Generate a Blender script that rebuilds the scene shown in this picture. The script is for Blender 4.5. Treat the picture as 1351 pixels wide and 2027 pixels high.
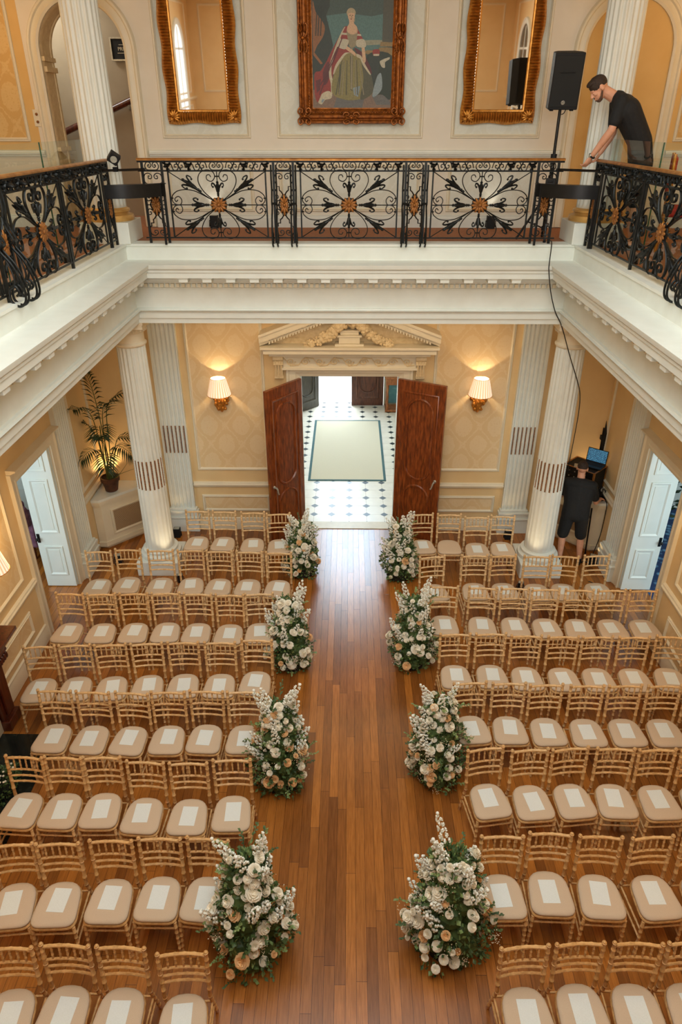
import bpy, math, random
from mathutils import Vector, Matrix
for o in list(bpy.data.objects): bpy.data.objects.remove(o)
S = bpy.context.scene
COL = S.collection
R = math.radians
PI = math.pi
# ------------------------------------------------------------------ camera, world, light, exposure
cd = bpy.data.cameras.new('camera'); cam = bpy.data.objects.new('camera', cd); COL.objects.link(cam)
cam.location = (0, 0, 6.3); cam.rotation_euler = (R(90 - 29.4), 0, 0.0117)
cd.sensor_fit = 'VERTICAL'; cd.sensor_height = 36; cd.lens = 1375 / 2027 * 36; cd.clip_start = 0.05; cd.clip_end = 200
S.camera = cam
S.view_settings.view_transform = 'Standard'; S.view_settings.look = 'None'
S.view_settings.exposure = 0.0; S.view_settings.gamma = 1.0; S.view_settings.use_curve_mapping = False
w = bpy.data.worlds.new('world'); S.world = w; w.use_nodes = True
w.node_tree.nodes['Background'].inputs[0].default_value = (0.86, 0.93, 1.0, 1); w.node_tree.nodes['Background'].inputs[1].default_value = 1.6
try:
    S.cycles.max_bounces = 7; S.cycles.diffuse_bounces = 4; S.cycles.glossy_bounces = 4
    S.cycles.transmission_bounces = 5; S.cycles.transparent_max_bounces = 12
    S.cycles.sample_clamp_indirect = 6; S.cycles.caustics_reflective = False; S.cycles.caustics_refractive = False
except Exception:
    pass
WARM = (1.0, 0.66, 0.30); COOL = (0.88, 0.95, 1.0); NEUT = (1.0, 0.93, 0.82)
def area(name, loc, rot, sx, sy, e, c):
    l = bpy.data.lights.new(name, 'AREA'); l.shape = 'RECTANGLE'; l.size = sx; l.size_y = sy; l.energy = e; l.color = c
    o = bpy.data.objects.new(name, l); COL.objects.link(o); o.location = loc; o.rotation_euler = rot; return o
def point(name, loc, e, c, r=0.05):
    l = bpy.data.lights.new(name, 'POINT'); l.energy = e; l.color = c; l.shadow_soft_size = r
    o = bpy.data.objects.new(name, l); COL.objects.link(o); o.location = loc; return o
def spot(name, loc, tgt, e, c, ang=60, blend=0.6, r=0.03):
    l = bpy.data.lights.new(name, 'SPOT'); l.energy = e; l.color = c; l.spot_size = R(ang); l.spot_blend = blend; l.shadow_soft_size = r
    o = bpy.data.objects.new(name, l); COL.objects.link(o); o.location = loc
    o.rotation_euler = (Vector(tgt) - Vector(loc)).to_track_quat('-Z', 'Y').to_euler(); return o
area('skylight', (0, 3.1, 8.52), (0, 0, 0), 4.8, 6.6, 395, (0.88, 0.97, 0.98))
area('gallery_window_light', (0, -3.6, 7.0), (R(78), 0, 0), 4.0, 2.0, 300, (0.93, 0.97, 0.95))
area('porch_daylight', (-0.34, 17.6, 2.2), (R(-62), 0, 0), 1.6, 2.6, 270, (0.76, 0.90, 1.0))
area('aisle_fill', (0, 9.62, 3.965), (R(12), 0, 0), 4.2, 0.12, 15, (1.0, .76, .48))  # added fill strip, brightens the pediment and door wall under the gallery
for sx in (-1, 1):
    area('side_room_window_light', (sx * 6.0, 6.6, 2.0), (R(65), 0, R(sx * 12)), 1.6, 2.2, 72, (0.76, 0.93, 1.0))
    for yy in (6.66, 3.6, 0.6):
        point('aisle_sconce_light', (sx * 3.92, yy, 2.1), 14, WARM, 0.08)
    for yy in (7.0, 2.5):
        point('gallery_warm_fill', (sx * 4.6, yy, 7.2), 14, WARM, 0.1)  # added warm fill for the gallery walls, no fixture behind it
    point('landing_warm_fill', (sx * 4.55, 9.6, 7.4), 11, WARM, 0.1)  # same added warm fill at the far end of the gallery
area('stair_light', (-4.6, 11.5, 8.2), (R(0), R(0), 0), 0.8, 0.6, 26, (0.95, 0.95, 0.92))

# ------------------------------------------------------------------ materials
def s2l(c):
    return tuple((x / 255 / 12.92) if x / 255 <= 0.04045 else ((x / 255 + 0.055) / 1.055) ** 2.4 for x in c)
class NT:
    def __init__(s, name):
        s.m = bpy.data.materials.new(name); s.m.use_nodes = True; s.t = s.m.node_tree
        s.b = s.t.nodes['Principled BSDF']; s.out = s.t.nodes['Material Output']
    def n(s, typ, **kw):
        x = s.t.nodes.new(typ)
        for k, v in kw.items(): setattr(x, k, v)
        return x
    def l(s, a, b): s.t.links.new(a, b)
    def coord(s, which='Object', scale=(1, 1, 1)):
        tc = s.n('ShaderNodeTexCoord'); mp = s.n('ShaderNodeMapping'); mp.inputs['Scale'].default_value = scale
        s.l(tc.outputs[which], mp.inputs[0]); return mp.outputs[0]
    def noise(s, v, scale, detail=3, rough=0.55):
        x = s.n('ShaderNodeTexNoise'); x.inputs['Scale'].default_value = scale; x.inputs['Detail'].default_value = detail; x.inputs['Roughness'].default_value = rough
        if v is not None: s.l(v, x.inputs['Vector'])
        return x.outputs['Fac']
    def ramp(s, f, stops):
        x = s.n('ShaderNodeValToRGB'); s.l(f, x.inputs[0]); e = x.color_ramp.elements
        while len(e) < len(stops): e.new(0.5)
        for i, (p, c) in enumerate(stops):
            e[i].position = p; e[i].color = (*c, 1) if len(c) == 3 else c
        return x.outputs[0]
    def math(s, op, a, b=None):
        x = s.n('ShaderNodeMath', operation=op)
        for i, q in enumerate((a, b)):
            if q is None: continue
            if isinstance(q, (int, float)): x.inputs[i].default_value = q
            else: s.l(q, x.inputs[i])
        return x.outputs[0]
    def mix(s, f, a, b, mode='MIX'):
        x = s.n('ShaderNodeMix', data_type='RGBA', blend_type=mode)
        for i, q in ((0, f), (6, a), (7, b)):
            if isinstance(q, (int, float)): x.inputs[i].default_value = q
            elif isinstance(q, tuple): x.inputs[i].default_value = (*q, 1) if len(q) == 3 else q
            else: s.l(q, x.inputs[i])
        return x.outputs[2]
    def bump(s, h, st=0.2, d=0.01):
        x = s.n('ShaderNodeBump'); x.inputs['Strength'].default_value = st; x.inputs['Distance'].default_value = d
        s.l(h, x.inputs['Height']); s.l(x.outputs[0], s.b.inputs['Normal'])
    def set(s, rough=None, metal=None, spec=None):
        if rough is not None: s.b.inputs['Roughness'].default_value = rough
        if metal is not None: s.b.inputs['Metallic'].default_value = metal
        if spec is not None: s.b.inputs['Specular IOR Level'].default_value = spec
        return s
    def base(s, x):
        if isinstance(x, tuple): s.b.inputs['Base Color'].default_value = (*x, 1)
        else: s.l(x, s.b.inputs['Base Color'])
M = {}
def simple(name, c1, c2=None, scale=8, rough=0.6, metal=0.0, bump=0.0, spec=0.5, stretch=(1, 1, 1)):
    t = NT(name); t.set(rough, metal, spec)
    c2 = c2 or tuple(x * 0.88 for x in c1)
    f = t.noise(t.coord('Object', stretch), scale)
    t.base(t.ramp(f, [(0.3, s2l(c2)), (0.7, s2l(c1))]))
    if bump: t.bump(t.noise(t.coord('Object', stretch), scale * 4), bump)
    M[name] = t.m; return t
simple('cream_paint', (228, 208, 174), (222, 201, 166), 3, 0.55)
simple('gallery_paint', (232, 222, 204), (227, 216, 196), 3, 0.55)
simple('warm_paint', (230, 200, 148), (224, 192, 139), 3, 0.55)
simple('ochre_paint', (222, 182, 114), (216, 174, 104), 3, 0.55)
simple('white_trim', (229, 231, 221), (223, 224, 213), 5, 0.45)
simple('cream_trim', (231, 220, 194), (225, 213, 186), 5, 0.45)
simple('stone_carving', (230, 208, 166), (214, 188, 142), 20, 0.6, bump=0.2)
simple('white_gloss', (226, 232, 226), (220, 227, 220), 4, 0.35)
simple('wrought_iron', (30, 33, 32), (17, 19, 18), 30, 0.42, 0.4, 0.1)
simple('gilt_rosette', (176, 114, 50), (112, 66, 26), 40, 0.45, 0.35, 0.3)
simple('gilt_frame', (222, 156, 66), (176, 112, 40), 18, 0.36, 0.6, 0.05)
simple('portrait_gilt', (178, 106, 42), (104, 54, 18), 22, 0.38, 0.6, 0.3)
simple('brass_rail', (196, 138, 70), (150, 98, 46), 12, 0.3, 0.6)
simple('bronze_bead', (168, 108, 48), (104, 62, 26), 40, 0.4, 0.3)
simple('gallery_carpet', (178, 120, 84), (150, 96, 62), 60, 0.9, bump=0.2)
simple('black_plastic', (24, 24, 24), (18, 18, 19), 60, 0.62, bump=0.15, spec=0.35)
simple('gilded_plaster', (226, 184, 112), (206, 160, 88), 10, 0.3, 0.25)
simple('stubble', (104, 76, 58), (72, 52, 40), 90, 0.8)
simple('black_metal', (20, 20, 21), (13, 13, 14), 20, 0.35, 0.3)
simple('grille_cloth', (22, 25, 24), (12, 13, 13), 300, 0.7, bump=0.3)
simple('badge_silver', (200, 198, 184), (170, 168, 155), 50, 0.3, 0.5)
simple('cushion_fabric', (214, 192, 166), (204, 180, 152), 260, 0.95, bump=0.25, spec=0.2)
simple('cable_rubber', (14, 13, 12), (10, 9, 9), 30, 0.5)
simple('terracotta', (92, 52, 28), (48, 30, 18), 9, 0.5, bump=0.2)
simple('soil', (46, 34, 24), (24, 18, 12), 60, 1.0, bump=0.5)
simple('palm_leaf', (38, 62, 30), (22, 40, 18), 12, 0.45)
simple('palm_stem', (92, 104, 48), (60, 70, 30), 10, 0.5)
simple('foliage_leaf', (96, 118, 66), (52, 76, 42), 9, 0.55)
simple('foliage_light', (146, 162, 98), (104, 128, 72), 9, 0.55)
simple('rose_ivory', (252, 246, 230), (246, 232, 204), 22, 0.7)
simple('rose_peach', (244, 206, 154), (232, 176, 112), 22, 0.7)
simple('stock_white', (250, 249, 240), (240, 240, 222), 40, 0.75)
simple('breath_white', (240, 226, 196), (226, 206, 170), 40, 0.8)
simple('skin', (222, 166, 136), (208, 148, 116), 14, 0.5)
simple('hair_brown', (62, 44, 32), (36, 25, 18), 60, 0.7, bump=0.5)
simple('shirt_black', (26, 27, 28), (18, 19, 20), 40, 0.85, bump=0.1)
simple('rug_cream', (206, 198, 176), (196, 187, 163), 90, 0.95, bump=0.2)
simple('rug_teal', (70, 104, 106), (54, 84, 88), 60, 0.9)
simple('hearth_marble', (40, 44, 38), (14, 16, 14), 6, 0.15)
simple('jamb_stone', (206, 192, 160), (190, 174, 140), 6, 0.4)
simple('stair_wall', (176, 160, 134), (168, 152, 126), 3, 0.7)
simple('mauve_cloth', (134, 92, 112), (92, 54, 78), 14, 0.9)
simple('teal_paint', (106, 160, 168), (84, 138, 150), 6, 0.6)
simple('red_cloth', (176, 46, 26), (130, 26, 16), 14, 0.8)
simple('plaster_ceiling', (236, 226, 206), (230, 219, 198), 2, 0.7)
simple('ground_white', (235, 238, 238), (225, 228, 228), 2, 0.8)
t = simple('card_paper', (230, 234, 230), (224, 228, 222), 90, 0.8)
def wood(name, cols, sc=(2, 2, 14), rough=0.35, coat=0.0):
    t = NT(name); t.set(rough)
    v = t.coord('Object', (sc[0] * 5, sc[1] * 5, sc[2] * 0.12))
    f = t.noise(v, 3.0, 5, 0.6)
    t.base(t.ramp(f, [(0.28, s2l(cols[0])), (0.5, s2l(cols[1])), (0.72, s2l(cols[2]))]))
    t.b.inputs['Coat Weight'].default_value = coat; t.b.inputs['Coat Roughness'].default_value = 0.2
    t.bump(f, 0.08); M[name] = t.m
wood('mahogany', [(66, 29, 11), (122, 58, 23), (158, 84, 36)], rough=0.32, coat=0.3)
wood('foyer_mahogany', [(46, 24, 16), (86, 46, 30), (108, 62, 40)], rough=0.4)
wood('grey_door', [(58, 54, 46), (72, 66, 56), (86, 80, 68)], rough=0.4)
wood('console_wood', [(120, 66, 30), (156, 92, 46), (184, 118, 64)], rough=0.35)
wood('mantel_wood', [(46, 16, 8), (84, 32, 16), (112, 48, 24)], rough=0.3, coat=0.4)
# chairs: tint comes from each chair's own object colour
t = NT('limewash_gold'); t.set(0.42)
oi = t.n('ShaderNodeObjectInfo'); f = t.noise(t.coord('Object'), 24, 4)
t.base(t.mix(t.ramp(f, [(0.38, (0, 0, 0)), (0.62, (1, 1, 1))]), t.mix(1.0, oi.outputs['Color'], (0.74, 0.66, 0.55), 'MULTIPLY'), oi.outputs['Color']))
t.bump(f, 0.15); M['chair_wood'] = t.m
# damask wall panels: a woven ogee figure a little lighter than its ground
def damask(name, ground, figure, rough=0.6):
    t = NT(name); t.set(rough)
    v = t.coord('Object'); sp = t.n('ShaderNodeSeparateXYZ'); t.l(v, sp.inputs[0])
    nz = t.noise(v, 7, 2)
    u = t.math('ADD', t.math('ADD', sp.outputs[0], sp.outputs[1]), t.math('MULTIPLY', nz, 0.07)); z = t.math('ADD', sp.outputs[2], t.math('MULTIPLY', nz, 0.05))
    a = t.math('COSINE', t.math('MULTIPLY', u, 2 * PI / 0.52)); b = t.math('COSINE', t.math('MULTIPLY', z, 2 * PI / 0.66))
    q = t.math('ABSOLUTE', t.math('ADD', a, b))
    fine = t.noise(v, 30, 4, 0.75)
    band = t.ramp(q, [(0.0, (1, 1, 1)), (0.30, (.55, .55, .55)), (0.42, (0, 0, 0)), (0.62, (0, 0, 0)), (0.8, (.7, .7, .7)), (1.0, (1, 1, 1))])
    f = t.ramp(t.math('MULTIPLY', band, fine), [(0.36, (0, 0, 0)), (0.46, (1, 1, 1))])
    t.base(t.mix(f, s2l(ground), s2l(figure))); t.bump(f, 0.12); M[name] = t.m
damask('damask_cream', (227, 197, 148), (232, 206, 162))
damask('damask_ochre', (212, 170, 102), (222, 186, 122))
damask('damask_pale', (221, 219, 202), (227, 226, 211))
# oak strip floor
t = NT('oak_planks'); t.set(0.34)
tc = t.n('ShaderNodeTexCoord'); sp = t.n('ShaderNodeSeparateXYZ'); t.l(tc.outputs['Object'], sp.inputs[0])
cb = t.n('ShaderNodeCombineXYZ'); wn = t.n('ShaderNodeTexWhiteNoise', noise_dimensions='1D'); t.l(t.math('FLOOR', t.math('DIVIDE', sp.outputs[0], 0.092)), wn.inputs['W'])
t.l(t.math('ADD', sp.outputs[1], t.math('MULTIPLY', wn.outputs['Value'], 1.7)), cb.inputs[0]); t.l(sp.outputs[0], cb.inputs[1])
br = t.n('ShaderNodeTexBrick'); t.l(cb.outputs[0], br.inputs['Vector'])
br.offset = 0.0; br.offset_frequency = 1; br.squash = 1.0
for k, v in (('Scale', 1.0), ('Mortar Size', 0.0016), ('Mortar Smooth', 0.1), ('Bias', 0.0), ('Brick Width', 1.7), ('Row Height', 0.092)): br.inputs[k].default_value = v
br.inputs['Color1'].default_value = (*s2l((190, 120, 52)), 1); br.inputs['Color2'].default_value = (*s2l((134, 80, 34)), 1); br.inputs['Mortar'].default_value = (*s2l((74, 38, 16)), 1)
mp = t.n('ShaderNodeMapping'); mp.inputs['Scale'].default_value = (26, 1.6, 1); t.l(tc.outputs['Object'], mp.inputs[0])
g = t.noise(mp.outputs[0], 2.4, 5, 0.65)
big = t.noise(tc.outputs['Object'], 0.7, 2)
c = t.mix(1.0, br.outputs['Color'], t.ramp(g, [(0.3, (0.66, 0.62, 0.56)), (0.7, (1.1, 1.08, 1.0))]), 'MULTIPLY')
t.base(t.mix(1.0, c, t.ramp(big, [(0.3, (0.85, 0.85, 0.85)), (0.7, (1.1, 1.1, 1.1))]), 'MULTIPLY'))
t.l(t.math('ADD', t.math('MULTIPLY', g, 0.14), 0.17), t.b.inputs['Roughness']); t.b.inputs['IOR'].default_value = 1.6
t.bump(br.outputs['Fac'], 0.25, -0.002); M['oak_planks'] = t.m
# foyer tiles: cream octagons, dark cabochons
t = NT('foyer_tiles'); t.set(0.3)
tc = t.n('ShaderNodeTexCoord'); sp = t.n('ShaderNodeSeparateXYZ'); t.l(tc.outputs['Object'], sp.inputs[0])
def cell(o, off):
    f = t.math('FRACT', t.math('ADD', t.math('MULTIPLY', t.math('SUBTRACT', o, off), 1 / 0.322), 40.5)); return t.math('ABSOLUTE', t.math('SUBTRACT', f, 0.5))
du, dv = cell(sp.outputs[0], 0.341), cell(sp.outputs[1], 12.06)
dia = t.ramp(t.math('ADD', du, dv), [(0.22, (1, 1, 1)), (0.235, (0, 0, 0))])
line = t.ramp(t.math('MINIMUM', du, dv), [(0.008, (1, 1, 1)), (0.014, (0, 0, 0))])
nz = t.noise(tc.outputs['Object'], 6)
t.base(t.mix(dia, t.mix(line, t.ramp(nz, [(0.3, s2l((214, 208, 194))), (0.7, s2l((226, 220, 206)))]), s2l((170, 158, 136))), s2l((44, 54, 56)))); M['foyer_tiles'] = t.m
# pierced radiator grille
t = NT('radiator_grille'); t.set(0.5)
tc = t.n('ShaderNodeTexCoord'); sp = t.n('ShaderNodeSeparateXYZ'); t.l(tc.outputs['Object'], sp.inputs[0])
a = t.math('SINE', t.math('MULTIPLY', sp.outputs[0], 2 * PI / 0.022)); b = t.math('SINE', t.math('MULTIPLY', sp.outputs[2], 2 * PI / 0.022))
f = t.ramp(t.math('ADD', t.math('MULTIPLY', a, b), 0.5), [(0.45, (0, 0, 0)), (0.6, (1, 1, 1))])
t.base(t.mix(f, s2l((206, 178, 138)), s2l((74, 50, 34)))); t.bump(f, 0.4, -0.01); M['radiator_grille'] = t.m
# blue patterned carpet
t = NT('blue_carpet'); t.set(0.9)
vo = t.n('ShaderNodeTexVoronoi'); vo.inputs['Scale'].default_value = 9; t.l(t.coord(), vo.inputs['Vector'])
t.base(t.ramp(vo.outputs['Distance'], [(0.2, s2l((110, 160, 200))), (0.5, s2l((34, 58, 104)))])); M['blue_carpet'] = t.m
# glass, mirror, emitters
t = NT('clear_glass'); tb = t.n('ShaderNodeBsdfTransparent'); tb.inputs[0].default_value = (0.93, 0.97, 0.94, 1); gb = t.n('ShaderNodeBsdfGlossy'); gb.inputs['Roughness'].default_value = 0.02
fr = t.n('ShaderNodeFresnel'); fr.inputs[0].default_value = 1.45; ms = t.n('ShaderNodeMixShader'); ge = t.n('ShaderNodeNewGeometry'); t.l(t.math('MULTIPLY', fr.outputs[0], t.math('SUBTRACT', 1.0, ge.outputs['Backfacing'])), ms.inputs[0]); t.l(tb.outputs[0], ms.inputs[1]); t.l(gb.outputs[0], ms.inputs[2]); t.l(ms.outputs[0], t.out.inputs[0]); M['clear_glass'] = t.m
simple('glass_edge', (22, 84, 58), (14, 60, 42), 10, 0.2)
t = NT('mirror_silver'); t.set(0.02, 1.0); t.base((0.86, 0.85, 0.8)); M['mirror_silver'] = t.m
def emit(name, c, st, base=None):
    t = NT(name); t.set(0.7); t.base(base or s2l(c)); t.b.inputs['Emission Color'].default_value = (*s2l(c), 1); t.b.inputs['Emission Strength'].default_value = st; M[name] = t.m; return t
emit('bulb_glow', (255, 214, 150), 12)
emit('window_daylight', (236, 244, 255), 0.9)
emit('added_foyer_glow', (206, 232, 255), 18)  # added glow, only there to whiten the reflection in the hall floor
t = NT('shade_silk'); t.set(0.8)
tc = t.n('ShaderNodeTexCoord'); sp = t.n('ShaderNodeSeparateXYZ'); t.l(tc.outputs['Object'], sp.inputs[0])
an = t.math('ARCTAN2', sp.outputs[1], sp.outputs[0]); pl = t.math('SINE', t.math('MULTIPLY', an, 26))
t.base(t.ramp(t.math('ADD', t.math('MULTIPLY', pl, 0.5), 0.5), [(0.0, s2l((222, 186, 146))), (1.0, s2l((246, 230, 206)))]))
t.l(t.ramp(t.math('ADD', t.math('MULTIPLY', pl, 0.5), 0.5), [(0.0, s2l((214, 170, 126))), (1.0, s2l((255, 236, 208)))]), t.b.inputs['Emission Color'])
t.b.inputs['Emission Strength'].default_value = 0.75; M['shade_silk'] = t.m
t = NT('laptop_display'); t.set(0.3)
sp = t.n('ShaderNodeSeparateXYZ'); t.l(t.coord('Generated'), sp.inputs[0])
rows = t.math('FRACT', t.math('MULTIPLY', sp.outputs[2], 13)); nz = t.noise(t.coord('Generated', (7, 1, 13)), 3)
f = t.math('MULTIPLY', t.math('GREATER_THAN', rows, 0.45), t.math('GREATER_THAN', nz, 0.5))
cc = t.mix(f, s2l((22, 62, 92)), s2l((120, 190, 220))); t.base((0, 0, 0)); t.l(cc, t.b.inputs['Emission Color']); t.b.inputs['Emission Strength'].default_value = 0.8; M['laptop_display'] = t.m

# ------------------------------------------------------------------ mesh tools
class MB:
    def __init__(s): s.v = []; s.f = []; s.mi = []; s.m = 0
    def add(s, vs, fs):
        b = len(s.v); s.v += [tuple(p) for p in vs]; s.f += [tuple(i + b for i in f) for f in fs]; s.mi += [s.m] * len(fs); return b
    def box(s, x0, x1, y0, y1, z0, z1):
        return s.add([(x0, y0, z0), (x1, y0, z0), (x1, y1, z0), (x0, y1, z0), (x0, y0, z1), (x1, y0, z1), (x1, y1, z1), (x0, y1, z1)],
                     [(3, 2, 1, 0), (4, 5, 6, 7), (0, 1, 5, 4), (1, 2, 6, 5), (2, 3, 7, 6), (3, 0, 4, 7)])
    def xf(s, mat, start=0):
        s.v[start:] = [tuple(mat @ Vector(p)) for p in s.v[start:]]
    def prism(s, pts, z0, z1, mp=None):
        n = len(pts); mp = mp or (lambda x, y, z: (x, y, z))
        vs = [mp(x, y, z0) for x, y in pts] + [mp(x, y, z1) for x, y in pts]
        s.add(vs, [tuple(range(n - 1, -1, -1)), tuple(range(n, 2 * n))] + [(i, (i + 1) % n, n + (i + 1) % n, n + i) for i in range(n)])
    def tube(s, pts, r, n=8, closed=False, caps=True, flat=1.0):
        P = [Vector(p) for p in pts]; k = len(P)
        rs = r if isinstance(r, (list, tuple)) else [r] * k
        T = []
        for i in range(k):
            a = P[(i - 1) % k] if (closed or i > 0) else P[i]; b = P[(i + 1) % k] if (closed or i < k - 1) else P[i]
            d = b - a; T.append(d.normalized() if d.length > 1e-9 else Vector((0, 0, 1)))
        u = T[0].orthogonal().normalized()
        vs = []
        for i in range(k):
            u = (u - T[i] * u.dot(T[i])); u = u.normalized() if u.length > 1e-6 else T[i].orthogonal().normalized()
            w2 = T[i].cross(u)
            for j in range(n):
                a = 2 * PI * j / n; vs.append(P[i] + (u * math.cos(a) + w2 * math.sin(a) * flat) * rs[i])
        fs = []
        for i in range(k if closed else k - 1):
            i2 = (i + 1) % k
            for j in range(n): fs.append((i * n + j, i * n + (j + 1) % n, i2 * n + (j + 1) % n, i2 * n + j))
        if caps and not closed: fs += [tuple(range(n - 1, -1, -1)), tuple(range((k - 1) * n, k * n))]
        s.add(vs, fs)
    def lathe(s, prof, n=24, c=(0, 0, 0), fn=None, caps=True):
        vs = []; k = len(prof)
        for i, (r, z) in enumerate(prof):
            for j in range(n):
                a = 2 * PI * j / n; rr = fn(r, z, a) if fn else r
                vs.append((c[0] + rr * math.cos(a), c[1] + rr * math.sin(a), c[2] + z))
        fs = [(i * n + j, i * n + (j + 1) % n, (i + 1) * n + (j + 1) % n, (i + 1) * n + j) for i in range(k - 1) for j in range(n)]
        if caps: fs += [tuple(range(n - 1, -1, -1)), tuple(range((k - 1) * n, k * n))]
        s.add(vs, fs)
    def ell(s, c, r, nu=12, nv=8, rot=None):
        if isinstance(r, (int, float)): r = (r, r, r)
        vs = [Vector((0, 0, -r[2]))]
        for i in range(1, nv):
            ph = -PI / 2 + PI * i / nv
            for j in range(nu):
                a = 2 * PI * j / nu; vs.append(Vector((r[0] * math.cos(ph) * math.cos(a), r[1] * math.cos(ph) * math.sin(a), r[2] * math.sin(ph))))
        vs.append(Vector((0, 0, r[2]))); fs = []
        for j in range(nu): fs.append((0, 1 + (j + 1) % nu, 1 + j))
        for i in range(nv - 2):
            for j in range(nu):
                a = 1 + i * nu; fs.append((a + j, a + (j + 1) % nu, a + nu + (j + 1) % nu, a + nu + j))
        e = len(vs) - 1; a = 1 + (nv - 2) * nu
        for j in range(nu): fs.append((a + j, a + (j + 1) % nu, e))
        if rot is not None: vs = [rot @ p for p in vs]
        s.add([p + Vector(c) for p in vs], fs)
    def cone(s, a, b, ra, rb, n=10, k=5):
        # rounded tapered limb between two points
        A, B = Vector(a), Vector(b); pts, rs = [], []
        d = (B - A).normalized()
        for q in (0.05, 0.4, 0.75): pts.append(A - d * ra * math.cos(q * PI / 2)); rs.append(max(1e-3, ra * math.sin(q * PI / 2)))
        for i in range(k + 1): pts.append(A.lerp(B, i / k)); rs.append(ra + (rb - ra) * i / k)
        for q in (0.75, 0.4, 0.05): pts.append(B + d * rb * math.cos(q * PI / 2)); rs.append(max(1e-3, rb * math.sin(q * PI / 2)))
        s.tube(pts, rs, n)
    def sweep(s, path, prof, closed=False, mp=None):
        # profile (d, h): d to the left of the path direction, h out of its plane; mitred
        mp = mp or (lambda u, v, h: (u, v, h)); k = len(path); vs = []; m = len(prof)
        for i in range(k):
            p = Vector(path[i])
            d0 = (p - Vector(path[(i - 1) % k])).normalized() if (closed or i > 0) else None
            d1 = (Vector(path[(i + 1) % k]) - p).normalized() if (closed or i < k - 1) else None
            d0 = d0 or d1; d1 = d1 or d0
            n0, n1 = Vector((-d0.y, d0.x)), Vector((-d1.y, d1.x)); nn = (n0 + n1)
            nn = nn / max(0.25, (1 + n0.dot(n1)))
            for d, h in prof: q = p + nn * d; vs.append(mp(q.x, q.y, h))
        fs = [(i * m + j, ((i + 1) % k) * m + j, ((i + 1) % k) * m + j + 1, i * m + j + 1) for i in range(k if closed else k - 1) for j in range(m - 1)]
        if not closed: fs += [tuple(range(m)), tuple(range((k - 1) * m + m - 1, (k - 1) * m - 1, -1))]
        s.add(vs, fs)
    def mesh(s, name, mats, smooth=35, recalc=True):
        me = bpy.data.meshes.new(name); me.from_pydata(s.v, [], s.f)
        mats = mats if isinstance(mats, (list, tuple)) else [mats]
        for m in mats: me.materials.append(M[m] if isinstance(m, str) else m)
        if len(mats) > 1: me.polygons.foreach_set('material_index', s.mi)
        if recalc:
            import bmesh
            b = bmesh.new(); b.from_mesh(me); bmesh.ops.recalc_face_normals(b, faces=b.faces); b.to_mesh(me); b.free()
        if smooth:
            me.polygons.foreach_set('use_smooth', [True] * len(me.polygons)); me.set_sharp_from_angle(angle=R(smooth))
        me.update(); return me
    def build(s, name, mats, parent=None, loc=None, rot=None, smooth=35, bevel=0, **props):
        return link(name, s.mesh(name, mats, smooth), parent, loc, rot, bevel, **props)
def link(name, me, parent=None, loc=None, rot=None, bevel=0, **props):
    o = bpy.data.objects.new(name, me); COL.objects.link(o)
    if parent is not None: o.parent = parent
    if loc is not None: o.location = loc
    if rot is not None: o.rotation_euler = rot
    if bevel:
        b = o.modifiers.new('edge', 'BEVEL'); b.width = bevel; b.segments = 2; b.limit_method = 'ANGLE'; b.angle_limit = R(40)
    for k, v in props.items(): o[k] = v
    return o
def thing(name, label, cat, loc=(0, 0, 0), rz=0, group=None):
    o = bpy.data.objects.new(name, None); COL.objects.link(o); o.location = loc; o.rotation_euler = (0, 0, rz); o.empty_display_size = 0.1
    o['label'] = label; o['category'] = cat
    if group: o['group'] = group
    return o
def tag(o, label, cat, group=None):
    o['label'] = label; o['category'] = cat
    if group: o['group'] = group
    return o
def struct(o): o['kind'] = 'structure'; return o
def copy_tree(src, name=None):
    r = src.copy(); COL.objects.link(r)
    for ch in kids(src):
        c2 = ch.copy(); COL.objects.link(c2); c2.parent = r
        for g2 in kids(ch):
            d2 = g2.copy(); COL.objects.link(d2); d2.parent = c2
    return r
def kids(o): return [x for x in KID.get(o.name, [])]
KID = {}
def reg():
    KID.clear()
    for o in bpy.data.objects:
        if o.parent: KID.setdefault(o.parent.name, []).append(o)
def merged(mb, name, mats, parent=None, voxel=0.008, smooth_it=4, **kw):
    # fuse overlapping limbs into one continuous skin
    o = link(name, mb.mesh(name, mats, 0), None)
    r = o.modifiers.new('fuse', 'REMESH'); r.mode = 'VOXEL'; r.voxel_size = voxel; r.use_smooth_shade = True
    q = o.modifiers.new('soft', 'SMOOTH'); q.iterations = smooth_it; q.factor = 0.5
    dg = bpy.context.evaluated_depsgraph_get(); me = bpy.data.meshes.new_from_object(o.evaluated_get(dg))
    old = o.data; o.modifiers.clear(); o.data = me; bpy.data.meshes.remove(old); me.name = name
    me.polygons.foreach_set('use_smooth', [True] * len(me.polygons))
    if parent is not None: o.parent = parent
    for k, v in kw.items(): o[k] = v
    return o
def arc(cx, cy, r, a0, a1, n):
    return [(cx + r * math.cos(R(a0 + (a1 - a0) * i / n)), cy + r * math.sin(R(a0 + (a1 - a0) * i / n))) for i in range(n + 1)]
BACK = lambda y0: (lambda u, v, h: (u, y0 - h, v))
LEFT = lambda x0: (lambda u, v, h: (x0 + h, u, v))
RIGHT = lambda x0: (lambda u, v, h: (x0 - h, u, v))
MOULD = [(0.0, 0.0), (0.0, 0.012), (0.008, 0.022), (0.022, 0.02), (0.03, 0.03), (0.04, 0.018), (0.05, 0.008), (0.05, 0.0)]
def rect(x0, x1, z0, z1): return [(x0, z0), (x1, z0), (x1, z1), (x0, z1)]

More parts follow.
